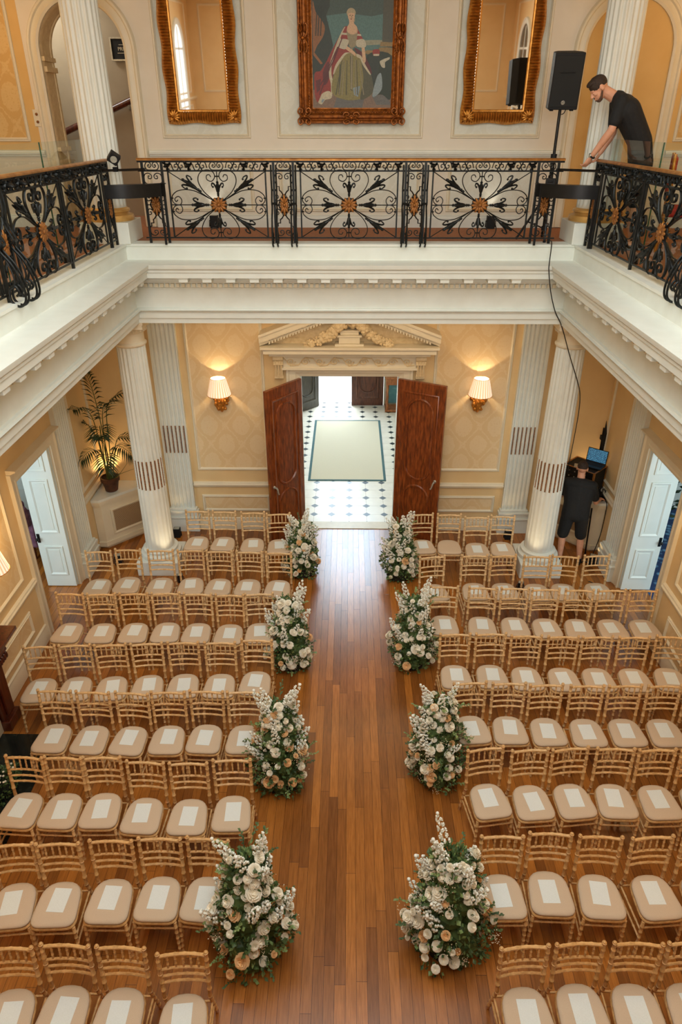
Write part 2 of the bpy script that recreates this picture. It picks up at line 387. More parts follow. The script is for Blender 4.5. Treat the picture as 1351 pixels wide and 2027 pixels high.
# ================================================================== the hall: floor, walls, gallery
XW, YB, YU = 4.18, 10.57, 10.735       # side walls, door wall, gallery end wall
m = MB(); m.box(-4.6, 4.6, -4.0, YB + 0.06, -0.1, 0.0); struct(m.build('floor', 'oak_planks', smooth=0))
m = MB(); m.box(-2.3, 2.3, YB + 0.06, 16.9, -0.1, 0.0); struct(m.build('floor_foyer', 'foyer_tiles', smooth=0))
m = MB(); m.box(-4.5, -0.77, YB, YB + 0.24, 0, 4.1); m.box(0.79, 4.5, YB, YB + 0.24, 0, 4.1); m.box(-0.77, 0.79, YB, YB + 0.24, 2.80, 4.1)
wall_back = struct(m.build('wall_back', 'warm_paint', smooth=0))
for sx, nm in ((-1, 'left'), (1, 'right')):
    m = MB()
    for a, b, z0 in ((-4.0, 7.71, 0), (8.84, 10.8, 0), (7.71, 8.84, 2.36)):
        x0, x1 = sorted((sx * XW, sx * (XW + 0.32))); m.box(x0, x1, a, b, z0, 4.1)
    struct(m.build('wall_' + nm, 'warm_paint', smooth=0))
m = MB(); m.box(-4.6, 4.6, -4.2, -4.0, 0, 4.1); struct(m.build('wall_front', 'warm_paint', smooth=0))
# gallery deck
m = MB()
m.box(-5.0, -2.84, -4.2, YU, 4.06, 4.96); m.box(2.84, 5.0, -4.2, YU, 4.06, 4.96); m.box(-2.84, 2.84, 9.20, YU, 4.06, 4.96); m.box(-2.84, 2.84, -4.2, 0.02, 4.06, 4.96)
struct(m.build('floor_gallery', 'gallery_carpet', smooth=0))
m = MB(); m.box(-5.0, 5.0, -4.2, 12.4, 8.6, 8.8); struct(m.build('ceiling', 'plaster_ceiling', smooth=0))
m = MB()
for x0, x1, y0, y1 in ((-4.5, -2.79, -4.0, YB), (2.79, 4.5, -4.0, YB), (-2.79, 2.79, 9.15, YB), (-2.79, 2.79, -4.0, 0.06)): m.box(x0, x1, y0, y1, 4.0, 4.05)
struct(m.build('ceiling_aisle', 'plaster_ceiling', smooth=0))
# entablature round the well: architrave, frieze, dentils, modillions, corona and cyma, ledge
U = [(-2.75, 0.1), (-2.75, 9.11), (2.75, 9.11), (2.75, 0.1)]
PROF = [(-0.62, 3.99), (0, 3.99), (0, 4.052), (0.022, 4.06), (0.022, 4.14), (0.05, 4.15), (0.06, 4.165), (0.035, 4.172), (0.03, 4.185), (0.0, 4.19), (-0.005, 4.30), (0.0, 4.44),
        (0.02, 4.45), (0.03, 4.455), (0.03, 4.505), (0.07, 4.51), (0.085, 4.535), (0.085, 4.605), (0.255, 4.605), (0.255, 4.668), (0.27, 4.675), (0.272, 4.70), (0.292, 4.72), (0.30, 4.752), (0.302, 4.766), (-0.045, 4.772), (-0.05, 4.78),
        (-0.05, 4.93), (-0.035, 4.935), (-0.035, 4.962), (-0.075, 4.965), (-0.3, 4.962)]
def inward(path): return [(x, y) for x, y in reversed(path)]
m = MB(); m.sweep(inward(U), PROF)
struct(m.build('trim_1', 'white_trim', smooth=25))
def blocks_along(m, step, off, wid, d0, d1, z0, z1, lead):
    # a row of small blocks on the three inner faces
    for sx in (-1, 1):
        y = 9.11 - lead
        while y > 0.3:
            xa, xb = sorted((sx * (2.75 - d0), sx * (2.75 - d1))); m.box(xa, xb, y - wid / 2, y + wid / 2, z0, z1); y -= step
    x = off
    while x < 2.75 - lead + 1e-6:
        for q in ({x, -x}): m.box(q - wid / 2, q + wid / 2, 9.11 - d1, 9.11 - d0, z0, z1)
        x += step
m = MB(); blocks_along(m, 0.2945, 0.0, 0.115, 0.08, 0.235, 4.548, 4.606, 0.42); blocks_along(m, 0.2945, 0.0, 0.135, 0.08, 0.245, 4.59, 4.606, 0.42)
struct(m.build('trim_2', 'white_trim', smooth=0, bevel=0.006))
m = MB(); blocks_along(m, 0.068, 0.0, 0.042, 0.02, 0.062, 4.458, 4.503, 0.1); struct(m.build('trim_3', 'cream_trim', smooth=0))
# gallery walls
def arch_wall(m, x0, x1, z0, z1, cx, hw, zs, y0, y1, n=20):
    m.box(x0, cx - hw, y0, y1, z0, z1); m.box(cx + hw, x1, y0, y1, z0, z1)
    a = arc(cx, zs, hw, 180, 0, n)
    for i in range(n):
        (xa, za), (xb, zb) = a[i], a[i + 1]
        m.add([(xa, y0, za), (xb, y0, zb), (xb, y0, z1), (xa, y0, z1), (xa, y1, za), (xb, y1, zb), (xb, y1, z1), (xa, y1, z1)], [(0, 1, 2, 3), (7, 6, 5, 4), (0, 4, 5, 1), (3, 2, 6, 7)])
m = MB(); arch_wall(m, -5.0, 5.0, 4.9, 8.6, -3.48, 0.55, 7.09, YU, YU + 0.42)
struct(m.build('wall_back_gallery', 'gallery_paint', smooth=0))
for sx, nm in ((-1, 'left'), (1, 'right')):
    m = MB(); x0, x1 = sorted((sx * 4.9, sx * 5.2)); m.box(x0, x1, -4.2, YU, 4.9, 8.6); struct(m.build('wall_%s_gallery' % nm, 'warm_paint', smooth=0))
m = MB(); m.box(-5.0, 5.0, -4.4, -4.2, 4.0, 8.6); struct(m.build('wall_front_gallery', 'warm_paint', smooth=0))
# private stair seen through the arch
m = MB(); m.box(-5.2, -2.3, 12.1, 12.3, 4.9, 8.8); m.box(-5.3, -5.1, YU + 0.4, 12.3, 4.9, 8.8); m.box(-2.4, -2.2, YU + 0.4, 12.3, 4.9, 8.8)
struct(m.build('wall_stair', 'stair_wall', smooth=0))
m = MB(); m.box(-5.2, -2.3, YU, 12.2, 4.8, 4.96); struct(m.build('floor_stair', 'gallery_carpet', smooth=0))
# arch mouldings, wall frames, dados (gallery end wall)
ARCHM = [(0.0, 0.0), (0.0, 0.03), (0.03, 0.045), (0.06, 0.03), (0.10, 0.028), (0.115, 0.05), (0.14, 0.05), (0.155, 0.02), (0.16, 0.0)]
k = 4
for cx in (-3.48, 3.58):
    m = MB(); hw = 0.55
    path = [(cx + hw, 4.97), (cx + hw, 7.09)] + arc(cx, 7.09, hw, 0, 180, 28)[1:] + [(cx - hw, 4.97)]
    m.sweep([(x, z) for x, z in path], [(-d, h) for d, h in ARCHM], mp=BACK(YU)); struct(m.build('trim_%d' % k, 'cream_trim', smooth=40)); k += 1
m = MB(); pts = [(3.58 - 0.55, 4.97)] + arc(3.58, 7.09, 0.55, 180, 0, 28) + [(3.58 + 0.55, 4.97)]
m.prism(pts, 0.0, 0.004, mp=lambda x, z, h: (x, YU - h, z)); struct(m.build('trim_6', 'ochre_paint', smooth=0))
m = MB()      # panelled reveal of the arch
path = [(-3.48 + 0.548, 4.97), (-3.48 + 0.548, 7.09)] + arc(-3.48, 7.09, 0.548, 0, 180, 28)[1:] + [(-3.48 - 0.548, 4.97)]
m.sweep(path, [(0.0, -0.0), (0.012, -0.04), (0.012, -0.07), (0.0, -0.08), (0.0, -0.34), (0.012, -0.35), (0.012, -0.40), (0, -0.42)], mp=BACK(YU))
m.box(-4.03, -3.985, YU + 0.02, YU + 0.4, 6.86, 6.92); m.box(-4.03, -3.98, YU + 0.0, YU + 0.4, 5.93, 5.98); m.box(-4.03, -3.99, YU + 0.0, YU + 0.4, 6.98, 7.03)
struct(m.build('trim_7', 'stone_carving', smooth=30))
PANELS = [(-2.55, -1.35), (-0.99, 0.98), (1.36, 2.56)]
for x0, x1 in PANELS:
    m = MB(); m.sweep(rect(x0, x1, 6.09, 8.35), MOULD, True, BACK(YU)); m.sweep(rect(x0, x1, 5.17, 5.78), MOULD, True, BACK(YU))
    m.m = 1; m.box(x0 + 0.05, x1 - 0.05, YU - 0.004, YU, 6.14, 8.3); m.box(x0 + 0.05, x1 - 0.05, YU - 0.004, YU, 5.22, 5.73)
    struct(m.build('trim_%d' % (k + 2), ['cream_trim', 'damask_pale'], smooth=30)); k += 1
m = MB()
for x0, x1 in ((-4.9, -4.37), (4.37, 4.9)):
    m.m = 0; m.sweep(rect(x0, x1, 6.05, 8.35), MOULD, True, BACK(YU)); m.m = 1; m.box(x0 + 0.05, x1 - 0.05, YU - 0.004, YU, 6.1, 8.3)
    m.m = 2; m.box(x0 - 0.3 if x0 < 0 else 4.30, -4.24 if x0 < 0 else 5.0, YU - 0.0025, YU, 5.95, 8.5)
struct(m.build('trim_%d' % (k + 2), ['cream_trim', 'damask_ochre', 'ochre_paint'], smooth=30)); k += 1
DADO = [(0, 0), (0.0, 0.02), (0.012, 0.03), (0.02, 0.03), (0.03, 0.05), (0.05, 0.055), (0.06, 0.04), (0.075, 0.035), (0.085, 0.0)]
SKIRT = [(0, 0), (0, 0.03), (0.13, 0.03), (0.145, 0.02), (0.16, 0.022), (0.17, 0.0)]
for x0, x1 in ((-2.76, 2.86), (-4.9, -4.2), (4.3, 4.9)):
    m = MB(); m.sweep([(x0, 5.865), (x1, 5.865)], DADO, mp=BACK(YU)); m.sweep([(x0, 4.96), (x1, 4.96)], SKIRT, mp=BACK(YU))
    struct(m.build('trim_%d' % (k + 2), 'white_trim', smooth=30)); k += 1
# gallery side walls and the wall behind (seen in the mirrors)
m = MB()
for mp in (LEFT(-4.9), RIGHT(4.9)):
    for a, b in ((-3.6, -1.2), (-0.6, 1.6), (2.2, 4.4), (5.0, 7.2), (7.8, 10.2)):
        m.sweep(rect(a, b, 6.05, 8.3), MOULD, True, mp); m.sweep(rect(a, b, 5.17, 5.75), MOULD, True, mp)
    m.sweep([(-4.2, 5.865), (YU, 5.865)], DADO, mp=mp); m.sweep([(-4.2, 4.96), (YU, 4.96)], SKIRT, mp=mp)
mpf = lambda u, v, h: (u, -4.2 + h, v)
for a, b in ((-4.6, -3.4), (-2.9, -1.7), (1.7, 2.9), (3.4, 4.6)): m.sweep(rect(a, b, 6.05, 8.3), MOULD, True, mpf)
struct(m.build('trim_%d' % (k + 2), 'cream_trim', smooth=30)); k += 1
for sx in (-1, 1):   # tall arched lights in the gallery's side walls, near the camera end
    mp = (LEFT(-4.9) if sx < 0 else RIGHT(4.9)); m = MB()
    P = [(-2.9, 5.0)] + [(-2.9, 7.2)] + [( -2.35 - 0.55 * math.cos(R(q)), 7.2 + 0.55 * math.sin(R(q))) for q in range(0, 181, 12)] + [(-1.8, 5.0)]
    m.sweep([(u, z) for u, z in P], [(d, h) for d, h in ARCHM], mp=mp); m.m = 1; m.prism(P, 0.0, 0.006, mp=mp)
    m.m = 0; m.box(sx * 4.9 - 0.02, sx * 4.9 + 0.02, -2.38, -2.32, 5.0, 7.7); m.box(sx * 4.9 - 0.02, sx * 4.9 + 0.02, -2.9, -1.8, 7.15, 7.2)
    struct(m.build('window_%d' % (1 if sx < 0 else 2), ['white_trim', 'window_daylight' if sx < 0 else 'hearth_marble'], smooth=30))

# ------------------------------------------------------------------ door wall below: panels, dado, skirting, pilasters
for sx in (-1, 1):
    x0, x1 = sorted((sx * 1.33, sx * 2.54)); m = MB()
    m.sweep(rect(x0, x1, 1.15, 3.86), MOULD, True, BACK(YB)); m.sweep(rect(x0 + 0.02, x1 - 0.02, 0.36, 0.68), MOULD, True, BACK(YB))
    m.m = 1; m.box(x0 + 0.05, x1 - 0.05, YB - 0.004, YB, 1.2, 3.81); m.box(x0 + 0.07, x1 - 0.07, YB - 0.004, YB, 0.41, 0.63)
    struct(m.build('trim_%d' % (k + 2), ['cream_trim', 'damask_cream'], smooth=30)); k += 1
    a, b = sorted((sx * 1.1, sx * 2.64)); m = MB()
    m.sweep([(a, 0.83), (b, 0.83)], [(d * 1.2, h) for d, h in DADO], mp=BACK(YB)); m.sweep([(a, 0), (b, 0)], [(d * 1.35, h) for d, h in SKIRT], mp=BACK(YB))
    struct(m.build('trim_%d' % (k + 2), 'cream_trim', smooth=30)); k += 1
def fluted_strip(m, w, z0, z1, nf, d):
    # flat pilaster face with rounded flutes; local x across, -y out
    prof = [(-w / 2, 0), (-w / 2, d)]; pw = w / (nf + 0.35); x = -w / 2 + 0.18 * pw
    for i in range(nf):
        prof.append((x + 0.12 * pw, d))
        for q in range(1, 6): a = PI * q / 6; prof.append((x + pw * (0.5 - 0.38 * math.cos(a)), d - 0.022 * math.sin(a)))
        prof.append((x + 0.88 * pw, d)); x += pw
    prof += [(w / 2, d), (w / 2, 0)]
    n = len(prof); m.add([(u, -h, z) for z in (z0, z1) for u, h in prof], [(i, i + 1, n + i + 1, n + i) for i in range(n - 1)] + [tuple(range(n)), tuple(range(2 * n - 1, n - 1, -1))])
def pilaster(loc, rz, w, nf=6, beads=True):
    r = bpy.data.objects.new('pilaster', None); COL.objects.link(r); r.location = loc; r.rotation_euler = (0, 0, rz); r['kind'] = 'structure'
    m = MB(); fluted_strip(m, w, 0.45, 3.86, nf, 0.07); m.build('shaft', 'white_trim', r, smooth=40)
    m = MB(); b = w / 2 + 0.03
    for z0, z1, e in ((0, 0.26, 0.04), (0.26, 0.30, 0.055), (0.30, 0.36, 0.035), (0.36, 0.41, 0.045), (0.41, 0.45, 0.02)): m.box(-b - e + 0.02, b + e - 0.02, -0.085 - e, 0, z0, z1)
    m.build('base', 'white_trim', r, smooth=0, bevel=0.008)
    m = MB()
    for z0, z1, e in ((3.72, 3.75, 0.0), (3.86, 3.9, 0.02), (3.9, 3.99, 0.05)): m.box(-w / 2 - e, w / 2 + e, -0.08 - e, 0, z0, z1)
    m.build('capital', 'cream_trim', r, smooth=0)
    if beads:
        m = MB(); pw = w / (nf + 0.35)
        for i in range(nf):
            x = -w / 2 + 0.18 * pw + pw * (i + 0.5)
            for q in range(17): m.ell((x, -0.056, 1.50 + q * 0.0285), (0.011, 0.011, 0.0155), 6, 4)
        m.build('bead_chain', 'bronze_bead', r, smooth=60)
    return r
for sx in (-1, 1):
    pilaster((sx * 2.86, YB, 0), 0, 0.42, 6)
    pilaster((sx * XW, 9.26, 0), -sx * PI / 2, 0.44, 6, False)
# side walls: damask panels, dado, skirting, door casings with hood
for sx, mp in ((-1, LEFT(-XW)), (1, RIGHT(XW))):
    m = MB()
    for a, b in ((4.1, 7.30), (0.2, 3.6)):
        m.m = 0; m.sweep(rect(a, b, 1.15, 3.86), MOULD, True, mp); m.sweep(rect(a + 0.05, b - 0.06, 0.36, 0.70), MOULD, True, mp)
        m.m = 1; x0, x1 = sorted((sx * XW, sx * (XW - 0.004))); m.box(x0, x1, a + 0.05, b - 0.05, 1.2, 3.81); m.box(x0, x1, a + 0.1, b - 0.11, 0.41, 0.65)
    m.m = 0; m.sweep(rect(9.62, 10.45, 1.18, 3.86), MOULD, True, mp)
    m.sweep([(9.5, 0.98), (YB, 0.98)], [(d * 1.3, h) for d, h in DADO], mp=mp)
    struct(m.build('trim_%d' % (k + 2), ['cream_trim', 'damask_cream'], smooth=30)); k += 1
    m = MB(); m.sweep([(-4, 0.9), (7.54, 0.9)], [(d * 1.4, h) for d, h in DADO], mp=mp); m.sweep([(-4, 0), (7.54, 0)], [(d * 1.5, h) for d, h in SKIRT], mp=mp)
    struct(m.build('baseboard_' + ('left' if sx < 0 else 'right'), 'cream_trim', smooth=30))
    m = MB(); cas = [(0, 0), (0, 0.025), (-0.03, 0.03), (-0.05, 0.02), (-0.12, 0.03), (-0.14, 0.05), (-0.165, 0.05), (-0.17, 0)]
    P = [(8.84, 0.0), (8.84, 2.36), (7.71, 2.36), (7.71, 0.0)]
    m.sweep(P, cas, mp=mp); m.sweep([(7.55, 2.53), (9.0, 2.53)], [(0, 0), (0, 0.05), (0.02, 0.09), (0.03, 0.12), (0.05, 0.125), (0.06, 0)], mp=mp)
    m.sweep([(7.7, 2.86), (8.86, 2.86)], [(0, 0), (0, 0.03), (0.02, 0.05), (0.04, 0.02), (0.05, 0)], mp=mp)
    struct(m.build('trim_%d' % (k + 2), 'cream_trim', smooth=30)); k += 1
    m = MB(); m.sweep([(8.84, 0.0), (8.84, 2.36), (7.71, 2.36), (7.71, 0)], [(0.0, -0.005), (0.006, -0.06), (0.006, -0.26), (0.0, -0.315)], mp=mp)
    struct(m.build('trim_%d' % (k + 2), 'white_gloss', smooth=0)); k += 1
# ------------------------------------------------------------------ columns
def fl(nfl, depth, cable=None):
    def f(r, z, a):
        q = (a * nfl / (2 * PI)) % 1.0; s = max(0.0, math.sin(PI * min(1, max(0, (q - 0.12) / 0.76))))
        d = depth
        if cable and z < cable: d = depth * 0.35
        return r - d * r * s
    return f
def column_parts(r, z0, zt, rb, rt, sq, cap_top, cable, beads, bmat='white_trim'):
    m = MB(); m.box(-sq, sq, -sq, sq, 0, z0 - 0.15); m.build('plinth', 'white_trim', r, smooth=0, bevel=0.008)
    m = MB(); e = 0.15; prof = [(sq * 0.96, z0 - e), (sq * 0.99, z0 - e + 0.03), (sq * 0.96, z0 - e + 0.065), (sq * 0.82, z0 - e + 0.075), (sq * 0.78, z0 - e + 0.095), (sq * 0.84, z0 - e + 0.105), (sq * 0.84, z0 - e + 0.13), (rb * 1.06, z0 - e + 0.14), (rb * 1.04, z0)]
    m.lathe(prof, 48); m.build('base', bmat, r, smooth=50)
    zs = [z0, z0 + 0.02] + [z0 + 0.05 + (zt - z0 - 0.08) * i / 14 for i in range(15)]
    if cable: zs = sorted(zs + [cable - 0.01, cable + 0.01])
    prof = [(rb + (rt - rb) * ((z - z0) / (zt - z0)) ** 1.4, z) for z in zs]
    m = MB(); f0 = fl(20, 0.085, cable)
    m.lathe(prof, 160, fn=lambda q, z, a: q if z < z0 + 0.03 else f0(q, z, a)); m.build('shaft', 'white_trim', r, smooth=50)
    if cap_top:
        m = MB(); m.lathe([(rt * 1.0, zt - 0.04), (rt * 1.12, zt - 0.02), (rt * 1.14, zt), (rt * 1.05, zt + 0.02), (rt * 1.0, zt + 0.025), (rt * 1.0, zt + 0.14), (rt * 1.06, zt + 0.15), (rt * 1.22, zt + 0.20), (rt * 1.3, zt + 0.23), (rt * 1.25, zt + 0.235)], 40)
        s2 = rt * 1.38; m.box(-s2, s2, -s2, s2, zt + 0.235, cap_top - 0.03); s2 *= 1.06; m.box(-s2, s2, -s2, s2, cap_top - 0.035, cap_top)
        for q in range(24):
            a = 2 * PI * q / 24; m.ell((rt * 1.18 * math.cos(a), rt * 1.18 * math.sin(a), zt + 0.185), (0.018, 0.018, 0.026), 6, 4)
        m.build('capital', 'cream_trim', r, smooth=35)
    if beads:
        m = MB(); n = 16
        for q in range(20):
            a = 2 * PI * (q + 0.5) / 20
            for i in range(n):
                z = beads[0] + (beads[1] - beads[0]) * i / (n - 1); rr = (rb + (rt - rb) * ((z - z0) / (zt - z0)) ** 1.4) * 0.945
                m.ell((rr * math.cos(a), rr * math.sin(a), z), (0.0125, 0.0125, 0.017), 6, 4)
        m.build('bead_chain', 'bronze_bead', r, smooth=60)
def column(name, loc, **kw):
    r = bpy.data.objects.new(name, None); COL.objects.link(r); r.location = loc; r['kind'] = 'structure'; column_parts(r, **kw); return r
c1 = column('column', (-3.0, 9.40, 0), z0=0.40, zt=3.66, rb=0.222, rt=0.195, sq=0.325, cap_top=3.99, cable=1.46, beads=(1.48, 1.92))
reg(); c2 = copy_tree(c1); c2.location = (3.03, 9.40, 0)
c3 = column('column_gallery', (-3.02, 9.42, 4.96), z0=0.40, zt=3.5, rb=0.215, rt=0.205, sq=0.30, cap_top=None, cable=None, beads=None, bmat='gilded_plaster')
reg(); c4 = copy_tree(c3); c4.location = (3.04, 9.42, 4.96)
# ------------------------------------------------------------------ doorcase with broken pediment
m = MB(); mp = BACK(YB)
m.sweep([(0.79, 0), (0.79, 2.80), (-0.77, 2.80), (-0.77, 0)], [(0, 0), (0, 0.02), (-0.05, 0.03), (-0.07, 0.05), (-0.16, 0.05), (-0.18, 0.07), (-0.21, 0.07), (-0.22, 0)], mp=mp)
m.box(-1.02, 1.04, YB - 0.10, YB, 2.95, 3.17)           # frieze board
m.box(-1.06, 1.08, YB - 0.12, YB, 2.93, 2.965)
for x0, x1, d, z0, z1 in ((-1.22, 1.24, 0.20, 3.17, 3.20), (-1.16, 1.18, 0.16, 3.15, 3.17), (-1.30, 1.32, 0.28, 3.225, 3.30), (-1.34, 1.36, 0.31, 3.30, 3.335)): m.box(x0, x1, YB - d, YB, z0, z1)
for q in range(54):
    x = -1.18 + q * 0.0448; m.box(x, x + 0.026, YB - 0.225, YB, 3.20, 3.228)
struct(m.build('trim_door_case', 'cream_trim', smooth=0))
dc = bpy.data.objects.get('trim_door_case')
m = MB()
for sx in (-1, 1):       # carved scroll brackets
    for z0, z1, d, w in ((2.78, 2.82, 0.05, 0.06), (2.82, 3.02, 0.10, 0.065), (3.02, 3.15, 0.15, 0.075)): m.box(0.01 + sx * 1.10 - w, 0.01 + sx * 1.10 + w, YB - d, YB, z0, z1)
    for q in (-1, 0, 1): m.tube([(0.01 + sx * 1.10 + q * 0.04, YB - 0.1, 2.83), (0.01 + sx * 1.10 + q * 0.04, YB - 0.115, 2.95), (0.01 + sx * 1.10 + q * 0.04, YB - 0.16, 3.12)], 0.014, 6)
    m.tube([(0.01 + sx * 1.10 - 0.07, YB - 0.06, 2.80), (0.01 + sx * 1.10 + 0.07, YB - 0.06, 2.80)], 0.035, 10)
    m.tube([(0.01 + sx * 1.10 - 0.08, YB - 0.14, 3.12), (0.01 + sx * 1.10 + 0.08, YB - 0.14, 3.12)], 0.04, 10)
m.build('bracket', 'stone_carving', dc, smooth=40)
m = MB(); rnd = random.Random(5)
for i in range(9):       # rinceau carving along the frieze
    x0 = -0.9 + i * 0.225; sg = 1 if i % 2 else -1
    m.tube([(x0 + 0.075 * (1 - q / 16) * math.cos(q * 0.75) * 1.0, YB - 0.105, 3.06 + sg * 0.06 * (1 - q / 16) * math.sin(q * 0.75)) for q in range(16)], 0.011, 5)
    m.tube([(x0 - 0.11, YB - 0.104, 3.06 - sg * 0.06), (x0, YB - 0.106, 3.06 + sg * 0.07), (x0 + 0.11, YB - 0.104, 3.06 + sg * 0.05)], 0.009, 5)
m.build('frieze_carving', 'stone_carving', dc, smooth=50)
m = MB()
for sx in (-1, 1):       # raking cornices, broken before the apex
    m0 = MB(); sl = 0.37
    def rk(u, v, h, sx=sx): return (0.01 + sx * (1.36 - u), YB - v, 3.335 + u * sl + h)
    for v, h0, h1 in ((0.30, 0.06, 0.15), (0.33, 0.15, 0.19), (0.22, 0.0, 0.06)):
        ln = 1.06; pts = [rk(0.0 if h0 > 0.1 else 0.02, 0, h0), rk(0, v, h0), rk(ln, v, h0), rk(ln, 0, h0), rk(0, 0, h1), rk(0, v, h1), rk(ln, v, h1), rk(ln, 0, h1)]
        m.add(pts, [(0, 1, 2, 3), (7, 6, 5, 4), (0, 4, 5, 1), (1, 5, 6, 2), (2, 6, 7, 3), (3, 7, 4, 0)])
    for q in range(20):
        u = 0.14 + q * 0.045; pts = [rk(u, 0.18, -0.02), rk(u + 0.025, 0.18, -0.02), rk(u + 0.025, 0.24, -0.02), rk(u, 0.24, -0.02), rk(u, 0.18, 0.03), rk(u + 0.025, 0.18, 0.03), rk(u + 0.025, 0.24, 0.03), rk(u, 0.24, 0.03)]
        m.add(pts, [(0, 1, 2, 3), (7, 6, 5, 4), (0, 4, 5, 1), (1, 5, 6, 2), (2, 6, 7, 3), (3, 7, 4, 0)])
m.build('raking_cornice', 'cream_trim', dc, smooth=0)
m = MB(); m.box(-1.2, 1.22, YB - 0.06, YB, 3.33, 3.42); m.prism([(-1.2, 3.4), (1.22, 3.4), (0.4, 3.72), (-0.38, 3.72)], 0.0, 0.05, mp=lambda x, z, h: (x, YB - h, z)); m.build('tympanum', 'stone_carving', dc, smooth=0)
m = MB()
for z0, z1, w, d in ((3.335, 3.37, 0.22, 0.25), (3.37, 3.47, 0.16, 0.22), (3.47, 3.5, 0.19, 0.24), (3.5, 3.55, 0.14, 0.2), (3.55, 3.57, 0.16, 0.22)): m.box(-w + 0.005, w + 0.005, YB - d, YB, z0, z1)
m.build('urn_pedestal', 'cream_trim', dc, smooth=0, bevel=0.008)
m = MB(); rnd = random.Random(11)
for sx in (-1, 1):       # carved fruit and flower swags
    for i in range(34):
        u = i / 33; x = sx * (0.10 + 0.52 * u); z = 3.36 + 0.34 * (1 - u) ** 1.5 + rnd.uniform(-0.02, 0.03); rr = 0.062 - 0.02 * u
        c = (0.005 + x + rnd.uniform(-0.03, 0.03), YB - 0.19 + rnd.uniform(-0.05, 0.05), z)
        m.ell(c, rr, 8, 6)
        for p in range(5):
            a = p * 2 * PI / 5 + rnd.random(); m.ell((c[0] + rr * 0.9 * math.cos(a), c[1] - rr * 0.5, c[2] + rr * 0.9 * math.sin(a)), (rr * 0.55, rr * 0.3, rr * 0.55), 6, 4)
for i in range(14): m.ell((0.005 + rnd.uniform(-0.16, 0.16), YB - 0.14 + rnd.uniform(-0.05, 0.04), rnd.uniform(3.58, 3.76)), rnd.uniform(0.04, 0.065), 8, 6)
m.build('flower_swag', 'stone_carving', dc, smooth=50)
# ------------------------------------------------------------------ doors
def panel_loop(m, path, y, r=0.02):
    m.tube([(x, y, z) for x, z in path], r, 6, closed=True)
def great_door(name, hinge, ang, wd, sgn):
    # local: hinge at origin, leaf along +x*sgn, inner face towards -y
    r = bpy.data.objects.new(name, None); COL.objects.link(r); r.location = hinge; r.rotation_euler = (0, 0, ang); r['kind'] = 'structure'
    m = MB(); a, b = sorted((0.0, sgn * wd)); m.box(a, b, -0.03, 0.03, 0.01, 2.785)
    m.build('leaf', 'mahogany', r, smooth=0, bevel=0.006)
    c = (a + b) / 2; hw = wd / 2
    m = MB()
    for sd in (-1, 1):
        y = sd * 0.034
        m.sweep(rect(a + 0.10, b - 0.10, 0.16, 2.62), [(0, 0), (0, 0.01), (0.012, 0.018), (0.03, 0.012), (0.04, 0.004), (0.04, 0)], True, (lambda u, v, h, sd=sd: (u, sd * (0.03 + h), v)))
        w2 = hw - 0.19; up = [(c + w2, 1.34), (c + w2, 2.30)] + arc(c, 2.30, w2, 0, 180, 14)[1:] + [(c - w2, 1.34)] + [(x, z) for x, z in arc(c, 1.34, w2, 180, 360, 14)[1:-1]]
        lo = [(c + w2, 0.34), (c + w2, 0.86)] + arc(c, 0.80, w2, 14, 166, 14)[1:] + [(c - w2, 0.34)] + [(x, z) for x, z in arc(c, 0.42, w2, 200, 340, 12)[1:-1]]
        panel_loop(m, up, y, 0.022); panel_loop(m, lo, y, 0.022)
    m.build('panel_moulding', 'mahogany', r, smooth=50)
    m = MB(); hx = sgn * (wd - 0.075)
    for sd in (-1, 1):
        m.tube([(hx, sd * 0.03, 1.16), (hx, sd * 0.075, 1.16)], 0.016, 10); m.tube([(hx, sd * 0.075, 1.16), (hx - sgn * 0.01, sd * 0.09, 1.14), (hx - sgn * 0.035, sd * 0.085, 1.05), (hx - sgn * 0.05, sd * 0.08, 1.03)], [0.015, 0.014, 0.011, 0.014], 8); m.ell((hx, sd * 0.034, 1.16), (0.026, 0.008, 0.03), 12, 6)
    m.build('handle', 'badge_silver', r, smooth=60)
    m = MB(); m.box(sgn * wd - 0.002, sgn * wd + 0.004, -0.014, 0.014, 1.0, 1.24); m.build('lock_plate', 'brass_rail', r, smooth=0)
    return r
great_door('door_1', (-0.765, YB - 0.06, 0), R(180 + 52.5), 0.81, 1)
great_door('door_2', (0.785, YB - 0.06, 0), R(-27.5), 0.80, 1)
def white_door(name, x, sgn):
    r = bpy.data.objects.new(name, None); COL.objects.link(r); r.location = (x, 8.80, 0); r['kind'] = 'structure'
    m = MB(); a, b = sorted((0, sgn * 0.45)); m.box(a, b, -0.022, 0.022, 0.012, 2.35); m.build('leaf', 'white_gloss', r, smooth=0, bevel=0.004)
    m = MB()
    for sd in (-1, 1):
        for z0, z1 in ((0.22, 0.74), (0.97, 1.86), (1.98, 2.26)):
            m.sweep(rect(a + 0.085, b - 0.085, z0, z1), [(0, 0.0), (0.0, 0.012), (0.018, 0.014), (0.04, 0.002), (0.04, 0)], True, (lambda u, v, h, sd=sd: (u, sd * (0.022 + h), v)))
            m.box(a + 0.145, b - 0.145, sd * 0.022 - 0.006, sd * 0.022 + 0.006, z0 + 0.07, z1 - 0.07)
    m.build('panel', 'white_gloss', r, smooth=0)
    m = MB(); hx = sgn * 0.415; m.box(hx - 0.02, hx + 0.02, -0.03, 0.03, 0.80, 0.95); m.tube([(hx, -0.02, 0.88), (hx, -0.07, 0.88)], 0.01, 8); m.ell((hx, -0.08, 0.88), 0.024, 10, 8)
    m.build('handle', 'black_metal', r, smooth=40); return r
white_door('door_3', -4.20, -1); white_door('door_4', 4.20, 1)
